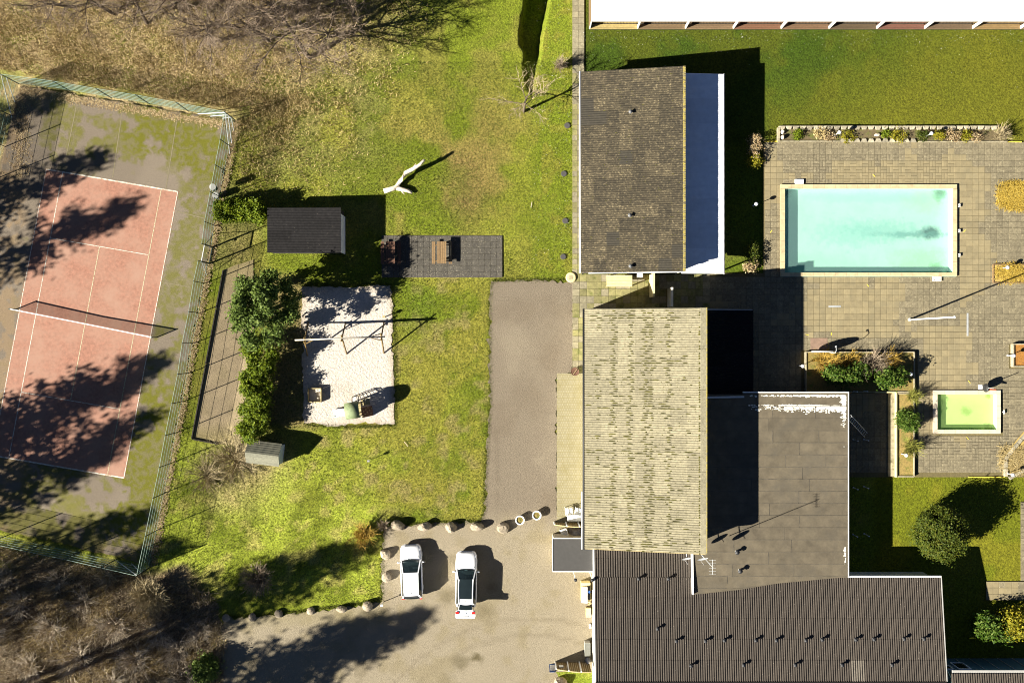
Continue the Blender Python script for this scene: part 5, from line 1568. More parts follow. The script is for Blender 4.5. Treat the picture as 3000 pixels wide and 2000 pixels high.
# ------------------------------------------------------------------ cars
def make_car(label, hatch_open, glass_roof, L=4.35, Wd=1.80, Ht=1.48, loc=(0, 0, 0), rotz=0.0):
    t = T('parked_car', (0, 0, 0), label, 'car', 'white cars on the gravel')
    hw = Wd / 2
    # stations from nose (y=+) to tail (y=-): y, half width, belt height, bonnet/deck height
    st = [(1.00, .58, .50, .52), (.985, .74, .60, .64), (.94, .86, .68, .76), (.86, .95, .76, .86), (.70, .985, .84, .95), (.50, 1.0, .90, 1.01), (.34, 1.0, .93, 1.03), (.10, 1.0, .94, 1.0), (-.25, 1.0, .95, 1.0), (-.60, .99, .96, 1.0), (-.84, .96, .95, 1.0), (-.95, .90, .92, .97), (-.99, .82, .80, .84), (-1.0, .74, .62, .64)]
    b = MB(); rows = []
    for y, w, zb, zt in st:
        yy = y * L / 2; w *= hw
        low = .22 if abs(y) < .93 else .32
        half = [(w * .90, low), (w * .985, .38), (w, .55 if zb > .6 else zb * .85), (w * .985, zb * .93), (w * .93, zb), (w * .72, zt * .985), (w * .38, zt), (0, zt + .012)]
        row = [(x, yy, z) for x, z in half] + [(-x, yy, z) for x, z in reversed(half[:-1])]
        rows.append(row)
    n = len(rows[0])
    for r in rows: b.v += r
    for i in range(len(rows) - 1):
        for k in range(n - 1): b.f.append((i * n + k, i * n + k + 1, (i + 1) * n + k + 1, (i + 1) * n + k))
    b.f.append(tuple(range(n))); b.f.append(tuple((len(rows) - 1) * n + k for k in reversed(range(n))))
    b.f += [((i + 1) * n, i * n, i * n + n - 1, (i + 1) * n + n - 1) for i in range(len(rows) - 1)]
    body = b.build('body', CARW, t, smooth=True)
    # cabin
    ys = [.46 * L / 2, .44 * L / 2]
    yf0, yf1 = (.40 if glass_roof else .48) * L / 2, (.02 if not glass_roof else .06) * L / 2      # windscreen base / top
    yr1, yr0 = -.80 * L / 2, (-.985 if not hatch_open else -.93) * L / 2         # rear screen top / base
    zb, zr = 1.0, Ht
    wb, wr = hw * .90, hw * .70
    def side(s_):
        m = MB()
        pts = [(s_ * wb, yf0 - .12, zb - .03), (s_ * wb, yr0 + .18, zb - .03), (s_ * wr * 1.04, yr1 - .02, zr - .05), (s_ * wr * 1.04, yf1, zr - .06)]
        pin = [(p[0] - s_ * .05, p[1], p[2]) for p in pts]
        m.add(pts + pin, [(0, 1, 2, 3), (7, 6, 5, 4), (0, 4, 5, 1), (1, 5, 6, 2), (2, 6, 7, 3), (3, 7, 4, 0)])
        return m
    for s_ in (-1, 1):
        side(s_).build('side_window', CARG, t)
        MB().bar((s_ * (wb - .02), yf0 - .02, zb - .02), (s_ * (wr * .98), yf1 + .02, zr - .035), .09, .05).build('windscreen_pillar', CARW, t)
        MB().bar((s_ * (wb - .05), yr0 + .1, zb - .04), (s_ * (wr * .99), yr1, zr - .03), .14, .06).build('rear_pillar', CARW, t)
    inr = MB().prism([(-wb * .9, yr0 + .3), (wb * .9, yr0 + .3), (wb * .88, yf0 - .05), (wb * .5, yf0 + .02), (-wb * .5, yf0 + .02), (-wb * .88, yf0 - .05)], 1.0, 1.035).build('interior', BLACK, t)
    MB().box((0, yf0 - .28, 1.06), (wb * 1.6, .3, .05)).build('dashboard', GREYD, inr)
    MB().box((-.36, yf0 - .5, 1.1), (.3, .06, .05)).build('steering_wheel', GREYD, inr)
    for s_ in (-1, 1):
        MB().box((s_ * .36, yf1 - .1, 1.1), (.46, .16, .22)).build('seat_back', SEATM, inr)
        MB().box((s_ * .36, yf1 - .12, 1.24), (.24, .1, .14)).build('headrest', SEATM, inr)
        MB().box((s_ * .36, yf1 + .22, 1.05), (.44, .4, .05)).build('seat', SEATM, inr)
    def grid_panel(name, rows_, m_, parent, bulge=.03, thick=.03):
        m = MB(); K = 8
        for (y, z, w) in rows_:
            for k in range(K + 1):
                f = k / K * 2 - 1
                m.v.append((w * f, y - (.10 * f * f if name == 'windscreen' else -.04 * f * f if name == 'rear_window' else 0), z - bulge * f * f))
        for i in range(len(rows_) - 1):
            for k in range(K): m.f.append((i * (K + 1) + k, i * (K + 1) + k + 1, (i + 1) * (K + 1) + k + 1, (i + 1) * (K + 1) + k))
        nv_ = len(m.v)
        m.v += [(x, y, z - thick) for x, y, z in m.v[:nv_]]
        m.f += [tuple(nv_ + q for q in reversed(f)) for f in m.f]
        return m.build(name, m_, parent, smooth=True)
    ws = grid_panel('windscreen', [(yf0 + .1, zb - .01, wb * .93), ((yf0 + yf1) / 2 + .1, (zb + zr) / 2 + .02, wb * .86), (yf1 + .05, zr - .03, wr * .95)], CARC, t)
    for s_ in (-1, 1): MB().bar((s_ * .12 - .1, yf0 + .06, zb + .03), (s_ * .12 + .42, yf0 - .02, zb + .07), .02, .02).build('wiper', BLACK, ws)
    roof = grid_panel('roof', [(yf1 + .06, zr - .028, wr), (yf1 - .2, zr, wr * 1.01), (-.35 * L / 2, zr + .01, wr * 1.0), (yr1 + .1, zr - .015, wr * .96), (yr1 - .06, zr - .04, wr * .93)], CARW, t)
    if glass_roof:
        grid_panel('glass_roof', [(yf1 + .08, zr - .018, wr * .83), (-.1 * L / 2, zr + .022, wr * .83), (-.62 * L / 2, zr + .012, wr * .80)], CARG, roof, .02, .012)
        for s_ in (-1, 1): MB().cyl((s_ * wr * .93, yf1 - .1, zr + .02), (s_ * wr * .9, yr1 + .1, zr + .01), .02, n=6).build('roof_rail', STEEL, roof)
    MB().cyl((0, yr1 + .25, zr), (0, yr1 + .1, zr + .07), .02, .01, 6).build('antenna', BLACK, roof)
    if not hatch_open:
        grid_panel('rear_window', [(yr1 - .04, zr - .06, wr * .88), (yr0 + .02, zb + .02, wb * .84)], CARG, t)
        for s_ in (-1, 1): MB().box((s_ * hw * .80, -L / 2 + .08, .80), (.18, .14, .26)).build('tail_light', TAIL, t)
        MB().bar((-wr * .8, yr1 - .1, zr - .025), (wr * .8, yr1 - .1, zr - .025), .12, .03).build('spoiler', BLACK, t)
    else:
        MB().box((0, yr0 + .12, .82), (hw * 1.5, .3, .36)).build('boot_opening', BLACK, t)
        # raised tailgate: hinge at the roof end, rising slightly towards the back
        y0, y1 = yr1 - .02, yr1 - 1.08
        tg = T('tailgate', (0, y0, zr), None, None)
        under(tg, t)
        bpy.data.objects.remove(tg)
        rowsg = [(y0, zr - .01, wr * .80), (y0 - .42, zr + .10, wr * .93), (y0 - .50, zr + .13, hw * .88), (y0 - .85, zr + .24, hw * .93), (y1, zr + .24, hw * .84)]
        gate = grid_panel('tailgate', rowsg, CARW, t, .03, .05)
        grid_panel('rear_window', [(y0 - .06, zr + .025, wr * .76), (y0 - .42, zr + .122, wr * .86)], CARG, gate, .025, .015)
        for s_ in (-1, 1): MB().box((s_ * hw * .74, y0 - .63, zr + .185), (.26, .17, .05)).build('tail_light', TAIL, gate)
        pl = MB().box((0, y0 - .92, zr + .268), (.52, .11, .02)).build('number_plate', WHITE, gate)
        MB().box((.03, y0 - .92, zr + .279), (.38, .05, .004)).build('plate_text', GREY, pl)
        MB().cyl((0, y0 - .7, zr + .225), (0, y0 - .7, zr + .235), .05, n=10).build('badge', STEEL, gate)
        for s_ in (-1, 1): MB().cyl((s_ * hw * .7, y0 + .02, zr - .3), (s_ * hw * .72, y0 - .45, zr + .08), .015, n=6).build('gas_strut', BLACK, gate)
    for s_ in (-1, 1):
        MB().lathe((s_ * (hw + .1), yf0 - .22, .98), [(.02, -.06), (.12, -.05), (.13, .03), (.03, .08)], 8, 1.0, .55).build('wing_mirror', CARW, t, smooth=True)
        MB().bar((s_ * hw * .93, yf0 - .2, .96), (s_ * (hw + .06), yf0 - .22, .98), .06, .05).build('mirror_arm', BLACK, t)
        hl_ = MB(); x0, x1 = s_ * hw * .56, s_ * hw * .90
        hl_.add([(x0, L / 2 - .10, .72), (x1, L / 2 - .34, .80), (x1, L / 2 - .62, .86), (s_ * hw * .84, L / 2 - .5, .86), (x0, L / 2 - .16, .76), (x0, L / 2 - .1, .62), (x1, L / 2 - .3, .66)], [(0, 1, 2, 3, 4), (0, 5, 6, 1)])
        hl_.build('headlight', LAMPG, t)
        for yy in (.62 * L / 2, -.62 * L / 2):
            w_ = MB().cyl((s_ * (hw - .2), yy, .31), (s_ * (hw - .01), yy, .31), .31, n=20).build('wheel', RUBBER, t, smooth=False)
            MB().cyl((s_ * (hw - .015), yy, .31), (s_ * (hw + .002), yy, .31), .2, n=12).build('rim', STEEL, w_)
    MB().bar((-hw * .5, L / 2 - .09, .705), (hw * .5, L / 2 - .09, .705), .05, .06).build('grille', BLACK, t)
    for s_ in (-1, 1): MB().bar((s_ * hw * .58, L / 2 - .35, .845), (s_ * hw * .74, yf0 + .1, 1.005), .014, .012).build('bonnet_seam', GREY, t)
    t.location = loc; t.rotation_euler = (0, 0, rotz)
    return t
c1, c2 = G(1208, 1668, .015), G(1367, 1690, .015)
make_car('white hatchback with solid white roof parked next to the boulders', False, False, 4.38, 1.78, 1.50, c1, math.radians(2.0))
make_car('white estate car with dark glass roof and raised tailgate', True, True, 4.5, 1.76, 1.52, c2, math.radians(-.6))

# ------------------------------------------------------------------ boulders
def rock_mesh(seed, sx, sy, sz):
    rng = random.Random(seed)
    b = MB(); n, m = 11, 6
    ax = [Vector((rng.gauss(0, 1), rng.gauss(0, 1), rng.gauss(0, .7))).normalized() for _ in range(9)]
    cut = [rng.uniform(.68, .98) for _ in range(9)]
    for i in range(m + 1):
        th = math.pi * (i / m) * .62
        for k in range(n):
            ph = 2 * math.pi * k / n
            d = Vector((math.sin(th) * math.cos(ph), math.sin(th) * math.sin(ph), math.cos(th)))
            r = 1.0
            for a, c in zip(ax, cut):
                dd = d.dot(a)
                if dd > .05: r = min(r, c / dd)
            r *= rng.uniform(.97, 1.03)
            b.v.append((d.x * r * sx, d.y * r * sy, (d.z * r + .3) * sz - .02 ))
    for i in range(m):
        for k in range(n): b.f.append((i * n + k, (i + 1) * n + k, (i + 1) * n + (k + 1) % n, i * n + (k + 1) % n))
    b.f.append(tuple(range(n)))
    return b
def boulder(seed, px, py, w, h, z, label, group=None, rot=0.0):
    o = rock_mesh(seed, w, h, z).build('boulder', STONE, None, label=label, cat='boulder', group=group, smooth=False)
    g = G(px, py); o.location = (g.x, g.y, -.05); o.rotation_euler = (0, 0, rot)
for k, (x, y, w, h, r) in enumerate([(1166, 1538, .62, .45, -.3), (1245, 1540, .62, .42, .2), (1322, 1543, .52, .45, -.4), (1398, 1541, .68, .34, 0), (1474, 1545, .55, .5, .4)]):
    boulder(100 + k, x, y, w, h, .6, ['pale boulder beside a dark little bush at the lawn corner of the row', 'fourth boulder from the round white planters in the row', 'third boulder from the round white planters in the row', 'long flat boulder second from the round white planters', 'angular pale boulder next to a round white planter'][k], 'boulders in a row above the cars', r)
boulder(110, 1130, 1622, .42, .52, .55, 'pale cracked boulder at the lawn edge level with the hatchback', None, .2)
boulder(111, 1133, 1688, .45, .52, .5, 'brown boulder at the lawn edge beside the hatchback tail')
boulder(112, 1078, 1773, .46, .46, .5, 'brown boulder beside the white marker post')
boulder(113, 1003, 1781, .5, .3, .45, 'flat boulder in the dry grass at the yard edge')
for k, (x, y) in enumerate([(664, 1808), (740, 1806), (817, 1796), (912, 1788)]):
    boulder(120 + k, x, y, .38, .34, .3, 'grey stone half sunk in the shaded yard edge', 'stones along the shaded yard edge', k)
boulder(130, 1642, 1996, .6, .5, .7, 'brown boulder on the grass patch by the wooden screen')
boulder(131, 605, 1866, .25, .3, .22, 'small grey stone at the edge of the thicket')

# ------------------------------------------------------------------ playground
sw = T('swing_frame', G(1005, 990), 'wooden swing frame with pale crossbeam and three pairs of legs on the sand', 'swing')
BZ = 2.35
ba, bb_ = W(864, 996, BZ), W(1128, 986, BZ)
MB().cyl(ba, bb_, .065, n=10).build('crossbeam', mat('pale_beam', (.42, .38, .3), .8, .15, 5), sw, smooth=True)
feet = [((903, 943), (900, 1042), .11), ((1012, 946), (1016, 1037), .52), ((1125, 942), (1125, 1035), .96)]
for a, b_, f in feet:
    topc = ba.lerp(bb_, f)
    for q, s_ in ((a, 1), (b_, -1)):
        g = G(*q)
        MB().cyl((g.x, g.y, -.05), topc + Vector((0, s_ * -.22, .28)), .06, n=8).build('leg', WOODO, sw, smooth=True)
    MB().cyl(topc + Vector((0, -.25, -.2)), topc + Vector((0, .25, -.2)), .045, n=8).build('collar', WOODO, sw)
for f, g_ in ((.11, .22), (.96, .82)):
    for s_ in (-1, 1): MB().cyl(ba.lerp(bb_, f) + Vector((0, s_ * .3, -.5)), ba.lerp(bb_, g_), .035, n=6).build('brace', WOODO, sw)
sp = T('spring_post', G(1128, 928), 'short pale post at the corner of the sand', 'post')
g = G(1128, 928)
MB().cyl((g.x, g.y, 0), (g.x, g.y, .62), .05, n=8).build('post', WOODP, sp); MB().box((g.x, g.y, .7), (.2, .2, .18)).build('head', WOODP, sp)

sb = T('sand_table', G(924, 1156), 'square wooden sandbox frame standing on the sand', 'sandbox')
k0, k1 = (904, 1136), (944, 1177)
def edge(a, b_, nm='board'):
    MB().bar(G(*a, .24), G(*b_, .24), .07, .42).build(nm, WOODP, sb)
edge((905, 1137), (943, 1137)); edge((904, 1176), (943, 1176)); edge((905, 1139), (905, 1174)); edge((943, 1139), (943, 1174))
MB().prism([G(907, 1174), G(941, 1174), G(941, 1139), G(907, 1139)], .0, .12).build('sand', mat('sandbox_sand', (.56, .5, .43), .95, .15, 6, bump=.5, bscale=20), sb)

pt = T('play_tower', G(1047, 1200), 'small wooden play tower with green arched roof, slide and climbing wall', 'play tower')
pc = G(1046, 1197); ang = math.radians(8); c_, s_n = math.cos(ang), math.sin(ang)
def tp_(u, v, z): return Vector((pc.x + u * c_ - v * s_n, pc.y + u * s_n + v * c_, z))
GREENR = mat('green_roof', (.17, .21, .1), .7, .3, 3, c2=(.09, .11, .05), c2scale=2.5, c2lo=.5, c2hi=.7)
for u in (-.5, .5):
    for v in (-.5, .5): MB().cyl(tp_(u, v, -.05), tp_(u, v, 2.0), .05, n=6).build('post', WOODP, pt)
for k in range(7): MB().bar(tp_(-.52, -.48 + k * .16, 1.1), tp_(.52, -.48 + k * .16, 1.1), .14, .04).build('deck_board', WOODP, pt)
ar = MB(); K = 10
for k in range(K + 1):
    a = math.pi * k / K
    for u in (-.62, .5):
        p = tp_(u + (0 if u > 0 else -.0), -.66 * math.cos(a), 1.85 + .62 * math.sin(a)); ar.v.append(tuple(p))
    for u in (-.62, .5):
        p = tp_(u, -.62 * math.cos(a), 1.83 + .60 * math.sin(a)); ar.v.append(tuple(p))
for k in range(K):
    i, j = k * 4, k * 4 + 4
    ar.f += [(i, i + 1, j + 1, j), (i + 2, j + 2, j + 3, i + 3), (i, j, j + 2, i + 2), (i + 1, i + 3, j + 3, j + 1)]
ar.build('roof', GREENR, pt, smooth=True)
for u in (-.55, .44):
    e = MB(); e.v = [tuple(tp_(u, -.6 * math.cos(math.pi * k / K), 1.83 + .58 * math.sin(math.pi * k / K))) for k in range(K + 1)]; e.f = [tuple(range(K + 1))]; e.build('gable_panel', GREENR, pt)
sl = MB()
prof = [(-.5, 1.12), (-.8, .95), (-1.45, .3), (-1.75, .16), (-2.0, .14)]
for u, z in prof:
    sl.v += [tuple(tp_(u, v - .1, z + dz)) for v, dz in ((-.27, .14), (-.24, 0), (.24, 0), (.27, .14))]
for i in range(len(prof) - 1):
    for k in range(3): sl.f.append((i * 4 + k, i * 4 + k + 1, i * 4 + 5 + k, i * 4 + 4 + k))
sl.build('slide', mat('slide_steel', (.4, .43, .38), .4, .15, 4, metal=.2), pt)
for s_ in (-1, 1):
    for i in range(len(prof) - 1):
        MB().bar(tp_(prof[i][0], s_ * .28 - .1, prof[i][1] + .12), tp_(prof[i + 1][0], s_ * .28 - .1, prof[i + 1][1] + .12), .04, .06).build('slide_side', WHITE if i < 4 else GREY, pt)
cw = [tp_(.55, -.75, 1.35), tp_(1.25, -.95, .02), tp_(1.25, .02, .02), tp_(.55, .02, 1.35)]
slope_prism([tp_(.52, -.72, 1.25), tp_(1.25, -.72, .05), tp_(1.25, .08, .05), tp_(.52, .08, 1.25)], .05).build('climbing_wall', WOODR, pt)
for k in range(9):
    f, v = (k + .7) / 9.5, -.6 + (k * .37) % .62
    MB().lathe(tp_(.52 + .73 * f, v, 1.27 - 1.2 * f), [(.06, -.02), (.05, .05), (.01, .07)], 6).build('climbing_hold', WOODP, pt)
for k in range(2): MB().bar(tp_(.58 + k * .36, .5, 1.0), tp_(.58 + k * .36 + .32, .5, 1.0), .5, .05).build('step', WOODP, pt)
for v in (.22, .78): MB().cyl(tp_(.9, v, 0), tp_(.9, v, 1.3), .04, n=6).build('post', WOODP, pt)
for k in range(6): MB().cyl(tp_(-.05, .56, .15 + k * .18), tp_(-.05, 1.02, .1 + k * .16), .015, n=5).build('rail', STEEL, pt)
for u in (-.1, .42):
    MB().cyl(tp_(u, .55, 1.35), tp_(u - .0, 1.05, 1.05), .03, n=6).build('rail', WOODD, pt)
MB().cyl(tp_(-.1, 1.05, 1.05), tp_(.42, 1.05, 1.05), .03, n=6).build('rail', WOODD, pt)
for k in range(6): MB().cyl(tp_(-.08 + k * .1, 1.02, 1.07), tp_(-.08 + k * .1, .56, 1.32), .016, n=5).build('net_rope', WHITE, pt)
for u in (-.1, .42): MB().cyl(tp_(u, 1.05, 0), tp_(u, 1.05, 1.08), .035, n=6).build('post', WOODP, pt)

# picnic tables
def picnic(px, py, label, wm):
    t = T('picnic_table', G(px, py, .03), label, 'picnic table')
    c = G(px, py)
    for k in range(5): MB().box((c.x - .3 + k * .15, c.y, .75), (.135, 1.8, .045)).build('top_plank', wm, t)
    for s_ in (-1, 1):
        for k in range(2): MB().box((c.x + s_ * (.62 + k * .14), c.y, .45), (.125, 1.8, .045)).build('bench_plank', wm, t)
    for yy in (-.65, .65):
        for s_ in (-1, 1): MB().bar((c.x + s_ * .55, c.y + yy, .02), (c.x + s_ * .22, c.y + yy, .72), .07, .09).build('leg', wm, t)
        MB().bar((c.x - .78, c.y + yy, .4), (c.x + .78, c.y + yy, .4), .06, .09).build('bearer', wm, t)
picnic(1147, 742, 'red brown picnic table in the tree shadow at the patio end', WOODR)
picnic(1296, 742, 'honey brown picnic table half in sun on the patio', WOOD)

# dead trunk on the meadow
dt = T('dead_trunk', G(1190, 556), 'bleached forked dead trunk lying on the meadow', 'dead tree')
db = MB(); rr = random.Random(5)
def path_tube(mb_, pts, rads, n=8):
    i0 = len(mb_.v)
    for i, c in enumerate(pts):
        t_ = (pts[min(i + 1, len(pts) - 1)] - pts[max(i - 1, 0)]).normalized()
        a = t_.orthogonal().normalized(); b2 = t_.cross(a)
        for k in range(n):
            an = 2 * math.pi * k / n
            q = c + (a * math.cos(an) + b2 * math.sin(an)) * rads[i] * rr.uniform(.85, 1.15)
            mb_.v.append(tuple(q))
    for i in range(len(pts) - 1):
        for k in range(n): mb_.f.append((i0 + i * n + k, i0 + i * n + (k + 1) % n, i0 + (i + 1) * n + (k + 1) % n, i0 + (i + 1) * n + k))
    mb_.f += [tuple(i0 + k for k in reversed(range(n))), tuple(i0 + (len(pts) - 1) * n + k for k in range(n))]
path_tube(db, [G(1126, 560, .12), G(1145, 556, .2), G(1162, 550, .24), G(1176, 530, .4), G(1190, 512, .62), G(1212, 502, .9), G(1234, 490, 1.15), G(1247, 478, 1.4)], [.2, .21, .22, .2, .19, .17, .14, .1])
db.build('trunk', DEADW, dt, smooth=True)
db = MB(); path_tube(db, [G(1158, 552, .2), G(1178, 556, .25), G(1196, 560, .2), G(1208, 566, .12)], [.2, .17, .14, .1]); db.build('limb', DEADW, dt, smooth=True)
db = MB(); path_tube(db, [G(1212, 502, .9), G(1220, 492, 1.1), G(1222, 487, 1.2)], [.09, .06, .03], 6); db.build('stub', DEADW, dt, smooth=True)
db = MB(); path_tube(db, [G(1176, 556, .22), G(1180, 564, .2), G(1186, 570, .1)], [.08, .06, .04], 6); db.build('stub', DEADW, dt, smooth=True)

# petanque border boards
pb = T('petanque_border', G(600, 1050), 'dark timber edging along the petanque strip', 'edging')
for a, b_ in (((655, 791), (634, 905)), ((634, 907), (604, 1065)), ((604, 1067), (563, 1283)), ((564, 1285), (640, 1300))):
    MB().bar(G(*a, .06), G(*b_, .06), .09, .24).build('edging_board', WOODD, pb)
# small things on the lawn
def marker(px, py, h, label, headm, w=.12):
    t = T('marker_post', G(px, py), label, 'post')
    g = G(px, py)
    MB().cyl((g.x, g.y, -.05), (g.x, g.y, h), .03, n=6).build('post', STEEL, t)
    MB().box((g.x, g.y, h + .08), (w, w * .8, .2)).build('head', headm, t)
marker(1084, 1346, .75, 'small grey lamp post on the lawn below the sand', GREY, .18)
marker(1123, 1762, .95, 'white marker post at the corner of lawn and yard', WHITE, .2)
def mat_disc(px, py):
    return MB().lathe(G(px, py, -.01), [(.24, 0), (.24, .04), (.2, .055), (.01, .055)], 18)
for k, (x, y) in enumerate([(1662, 368), (1652, 509), (1656, 647), (1650, 752)]):
    mat_disc(x, y).build('round_cover', FELT2, None, label=['dark round cover in the grass, farthest along the path from the concrete disc', 'third dark round cover along the path from the concrete disc', 'second dark round cover along the path from the concrete disc', 'dark round cover in the grass next to the pale concrete disc'][k], cat='cover', group='round covers along the house path')
ms = T('millstone', G(1672, 813), 'pale round concrete disc at the end of the house path', 'concrete disc')
MB().lathe(G(1672, 813, .03), [(.42, 0), (.42, .12), (.36, .15), (.01, .15)], 24).build('disc', WALLY, ms); MB().lathe(G(1672, 813, .17), [(.2, 0), (.2, .02), (.01, .03)], 16).build('centre', CONC, ms)
cs = T('cable_spool', G(1684, 1088), 'brown wooden cable drum on its side by the block paving', 'cable drum')
MB().lathe(G(1684, 1088, .02), [(.34, 0), (.34, .05), (.3, .06), (.12, .07), (.12, .3), (.3, .31), (.33, .32), (.33, .37), (.28, .34), (.01, .3)], 20).build('drum', WOODR, cs)
MB().bar(G(1678, 1096, .42), G(1690, 1080, .42), .03, .03).build('spoke', WOODP, cs)

# ------------------------------------------------------------------ yard front
for k, (x, y) in enumerate([(1523, 1520), (1572, 1506)]):
    t = T('round_planter', G(x, y), ['round white planter next to the boulder row', 'round white planter next to the block paving'][k], 'planter')
    MB().lathe(G(x, y), [(.24, 0), (.36, .42), (.38, .5), (.3, .5), (.28, .4), (.02, .38)], 20).build('pot', WHITE, t, smooth=False)
    MB().lathe(G(x, y, .36), [(.28, 0), (.26, .05), (.02, .09)], 14).build('earth', SOILY, t)
def chair(px, py, rz, label):
    t = T('plastic_chair', (0, 0, 0), label, 'chair')
    MB().box((0, 0, .43), (.46, .44, .03)).build('seat', WHITE, t)
    m = MB()
    for k in range(7):
        a = -1 + k / 3
        m.bar((a * .22, -.2 - .04 * (1 - a * a), .44), (a * .24, -.3 - .06 * (1 - a * a), .86), .045, .02)
    m.build('backrest', WHITE, t)
    MB().bar((-.25, -.32, .86), (.25, -.32, .86), .06, .06).build('top_rail', WHITE, t)
    for s_ in (-1, 1):
        MB().bar((s_ * .26, -.28, .64), (s_ * .27, .22, .64), .07, .03).build('armrest', WHITE, t)
        for yy in (-.22, .22): MB().cyl((s_ * .26, yy * 1.1, 0), (s_ * .22, yy, .62 if yy > 0 else .44), .028, n=6).build('leg', WHITE, t)
    t.location = G(px, py, .02); t.rotation_euler = (0, 0, rz)
chair(1665, 1493, 0.1, 'white plastic armchair at the outer side of the white table')
chair(1693, 1493, -.15, 'white plastic armchair close to the house gutter')
chair(1650, 1556, 1.9, 'white plastic armchair in front of the grey annex')
tb = T('garden_table', G(1681, 1512, .02), 'white plastic garden table in front of the wooden screen', 'table')
g = G(1681, 1512)
MB().box((g.x, g.y, .72), (1.15, .5, .04)).build('top', WHITE, tb)
for dx in (-.5, .5):
    for dy in (-.2, .2): MB().cyl((g.x + dx, g.y + dy, 0.02), (g.x + dx * .9, g.y + dy * .9, .71), .03, n=6).build('leg', WHITE, tb)
tarp = MB(); rr2 = random.Random(9)
gx0 = G(1692, 1557)
for i in range(9):
    for k in range(7):
        u, v = (i / 8 - .5) * 1.4, (k / 6 - .5) * .8
        edge_ = max(abs(i / 8 - .5), abs(k / 6 - .5)) * 2
        tarp.v.append((gx0.x + u + rr2.gauss(0, .03), gx0.y + v + rr2.gauss(0, .03), max(.02, .75 * (1 - edge_ ** 4)) + rr2.gauss(0, .05)))
for i in range(8):
    for k in range(6): tarp.f.append((i * 7 + k, (i + 1) * 7 + k, (i + 1) * 7 + k + 1, i * 7 + k + 1))
tarp.build('covered_furniture', mat('grey_tarp', (.22, .22, .26), .4, .2, 5), None, label='garden furniture under crumpled grey plastic in front of the annex', cat='tarpaulin')

def screen(label, x0, x1, yb, hs, postx, notice=None):
    """board screen along the photo row yb, heights hs at its ends"""
    t = T('wooden_screen', G((x0 + x1) / 2, yb), label, 'screen')
    a, b_ = G(x0, yb), G(x1, yb)
    n = int((b_.x - a.x) / .14)
    def hz(f): return hs[0] + (hs[1] - hs[0]) * math.sin(min(1, f * 1.25) * math.pi / 2)
    for k in range(n):
        f = (k + .5) / n
        MB().box((a.x + (b_.x - a.x) * f, a.y, hz(f) / 2), (.132, .03, hz(f))).build('board', WOODO, t)
    for k in range(n):
        f0, f1 = k / n, (k + 1) / n
    cap = MB()
    for k in range(10): cap.bar(a.lerp(b_, k / 10) + Vector((0, 0, hz(k / 10) + .02)), a.lerp(b_, (k + 1) / 10) + Vector((0, 0, hz((k + 1) / 10) + .02)), .07, .04)
    cap.build('cap_rail', WOODP, t)
    for px in postx:
        g = G(px, yb); f = (px - x0) / (x1 - x0)
        MB().box((g.x, g.y + .05, hz(f) / 2 + .03), (.1, .08, hz(f) + .06)).build('post', WHITE, t)
    if notice:
        g = G(notice, yb); MB().box((g.x, g.y + .06, 1.1), (.36, .02, .5)).build('notice', WHITE, t)
screen('curved wooden screen with white posts behind the white garden table', 1622, 1706, 1530, (.9, 1.9), (1623, 1657, 1693))
screen('curved wooden screen with white posts and a notice beside the blue sign', 1626, 1726, 1939, (1.7, 2.4), (1627, 1662, 1697), 1642)
sg = T('pavement_sign', G(1618, 1958), 'blue framed pavement sign with white poster at the wooden screen', 'sign')
g = G(1618, 1955)
for s_, m in ((1, 0), (-1, 1)):
    p0, p1 = Vector((g.x, g.y + s_ * .3, .02)), Vector((g.x, g.y + s_ * .03, .95))
    slope_prism([p0 + Vector((-.26, 0, 0)), p0 + Vector((.26, 0, 0)), p1 + Vector((.26, 0, 0)), p1 + Vector((-.26, 0, 0))], .03).build('frame', BLUEP, sg)
    d = Vector((0, s_ * .02, .02))
    q0, q1 = p0.lerp(p1, .12) + d, p0.lerp(p1, .88) + d
    pp = slope_prism([q0 + Vector((-.2, 0, 0)), q0 + Vector((.2, 0, 0)), q1 + Vector((.2, 0, 0)), q1 + Vector((-.2, 0, 0))], .012).build('poster', WHITE, sg)
    for k in range(4):
        c = q0.lerp(q1, .2 + k * .2) + Vector((0, s_ * .006, .008)); MB().box(c, (.26, .03, .006)).build('print_line', GREY, pp)
dm = T('waste_container', G(1708, 1726), 'grey waste container with sloping lid against the white wall', 'container')
p0, p1 = G(1701, 1755), G(1727, 1699)
MB().box(((p0.x + p1.x) / 2, (p0.y + p1.y) / 2, .45), (p1.x - p0.x, p1.y - p0.y, .9)).build('body', WALLY, dm)
slope_prism([(p0.x - .03, p0.y - .03, .93), (p0.x + .48, p0.y - .03, 1.12), (p0.x + .48, p1.y - .28, 1.12), (p0.x - .03, p1.y - .28, .93)], .05).build('lid', GREY, dm)
MB().box((p1.x - .12, (p0.y + p1.y) / 2, .93), (.2, 1.1, .06)).build('opening', BLACK, dm)
MB().lathe((p1.x - .12, (p0.y + p1.y) / 2 + .1, .93), [(.1, 0), (.12, .1), (.02, .14)], 8).build('blue_bag', BLUEP, dm)
fw = T('firewood', G(1727, 1762), 'small heap of split firewood by the white wall', 'firewood')
for k in range(14):
    g = G(1722 + R.uniform(0, 9), 1752 + R.uniform(0, 16), .06 + .07 * (k // 5)); a = R.uniform(0, 3.1)
    MB().bar(g - Vector((math.cos(a), math.sin(a), 0)) * .14, g + Vector((math.cos(a), math.sin(a), .1)) * .14, .08, .07).build('log', WOODP if k % 3 else WOODR, fw)
yb = T('wooden_chest', G(1723, 1788), 'pale yellow wooden chest against the white wall', 'chest')
g = G(1722, 1788); MB().box((g.x, g.y, .3), (.36, .7, .6)).build('body', WOODP, yb); MB().box((g.x, g.y, .62), (.42, .76, .04)).build('lid', WALLY, yb)
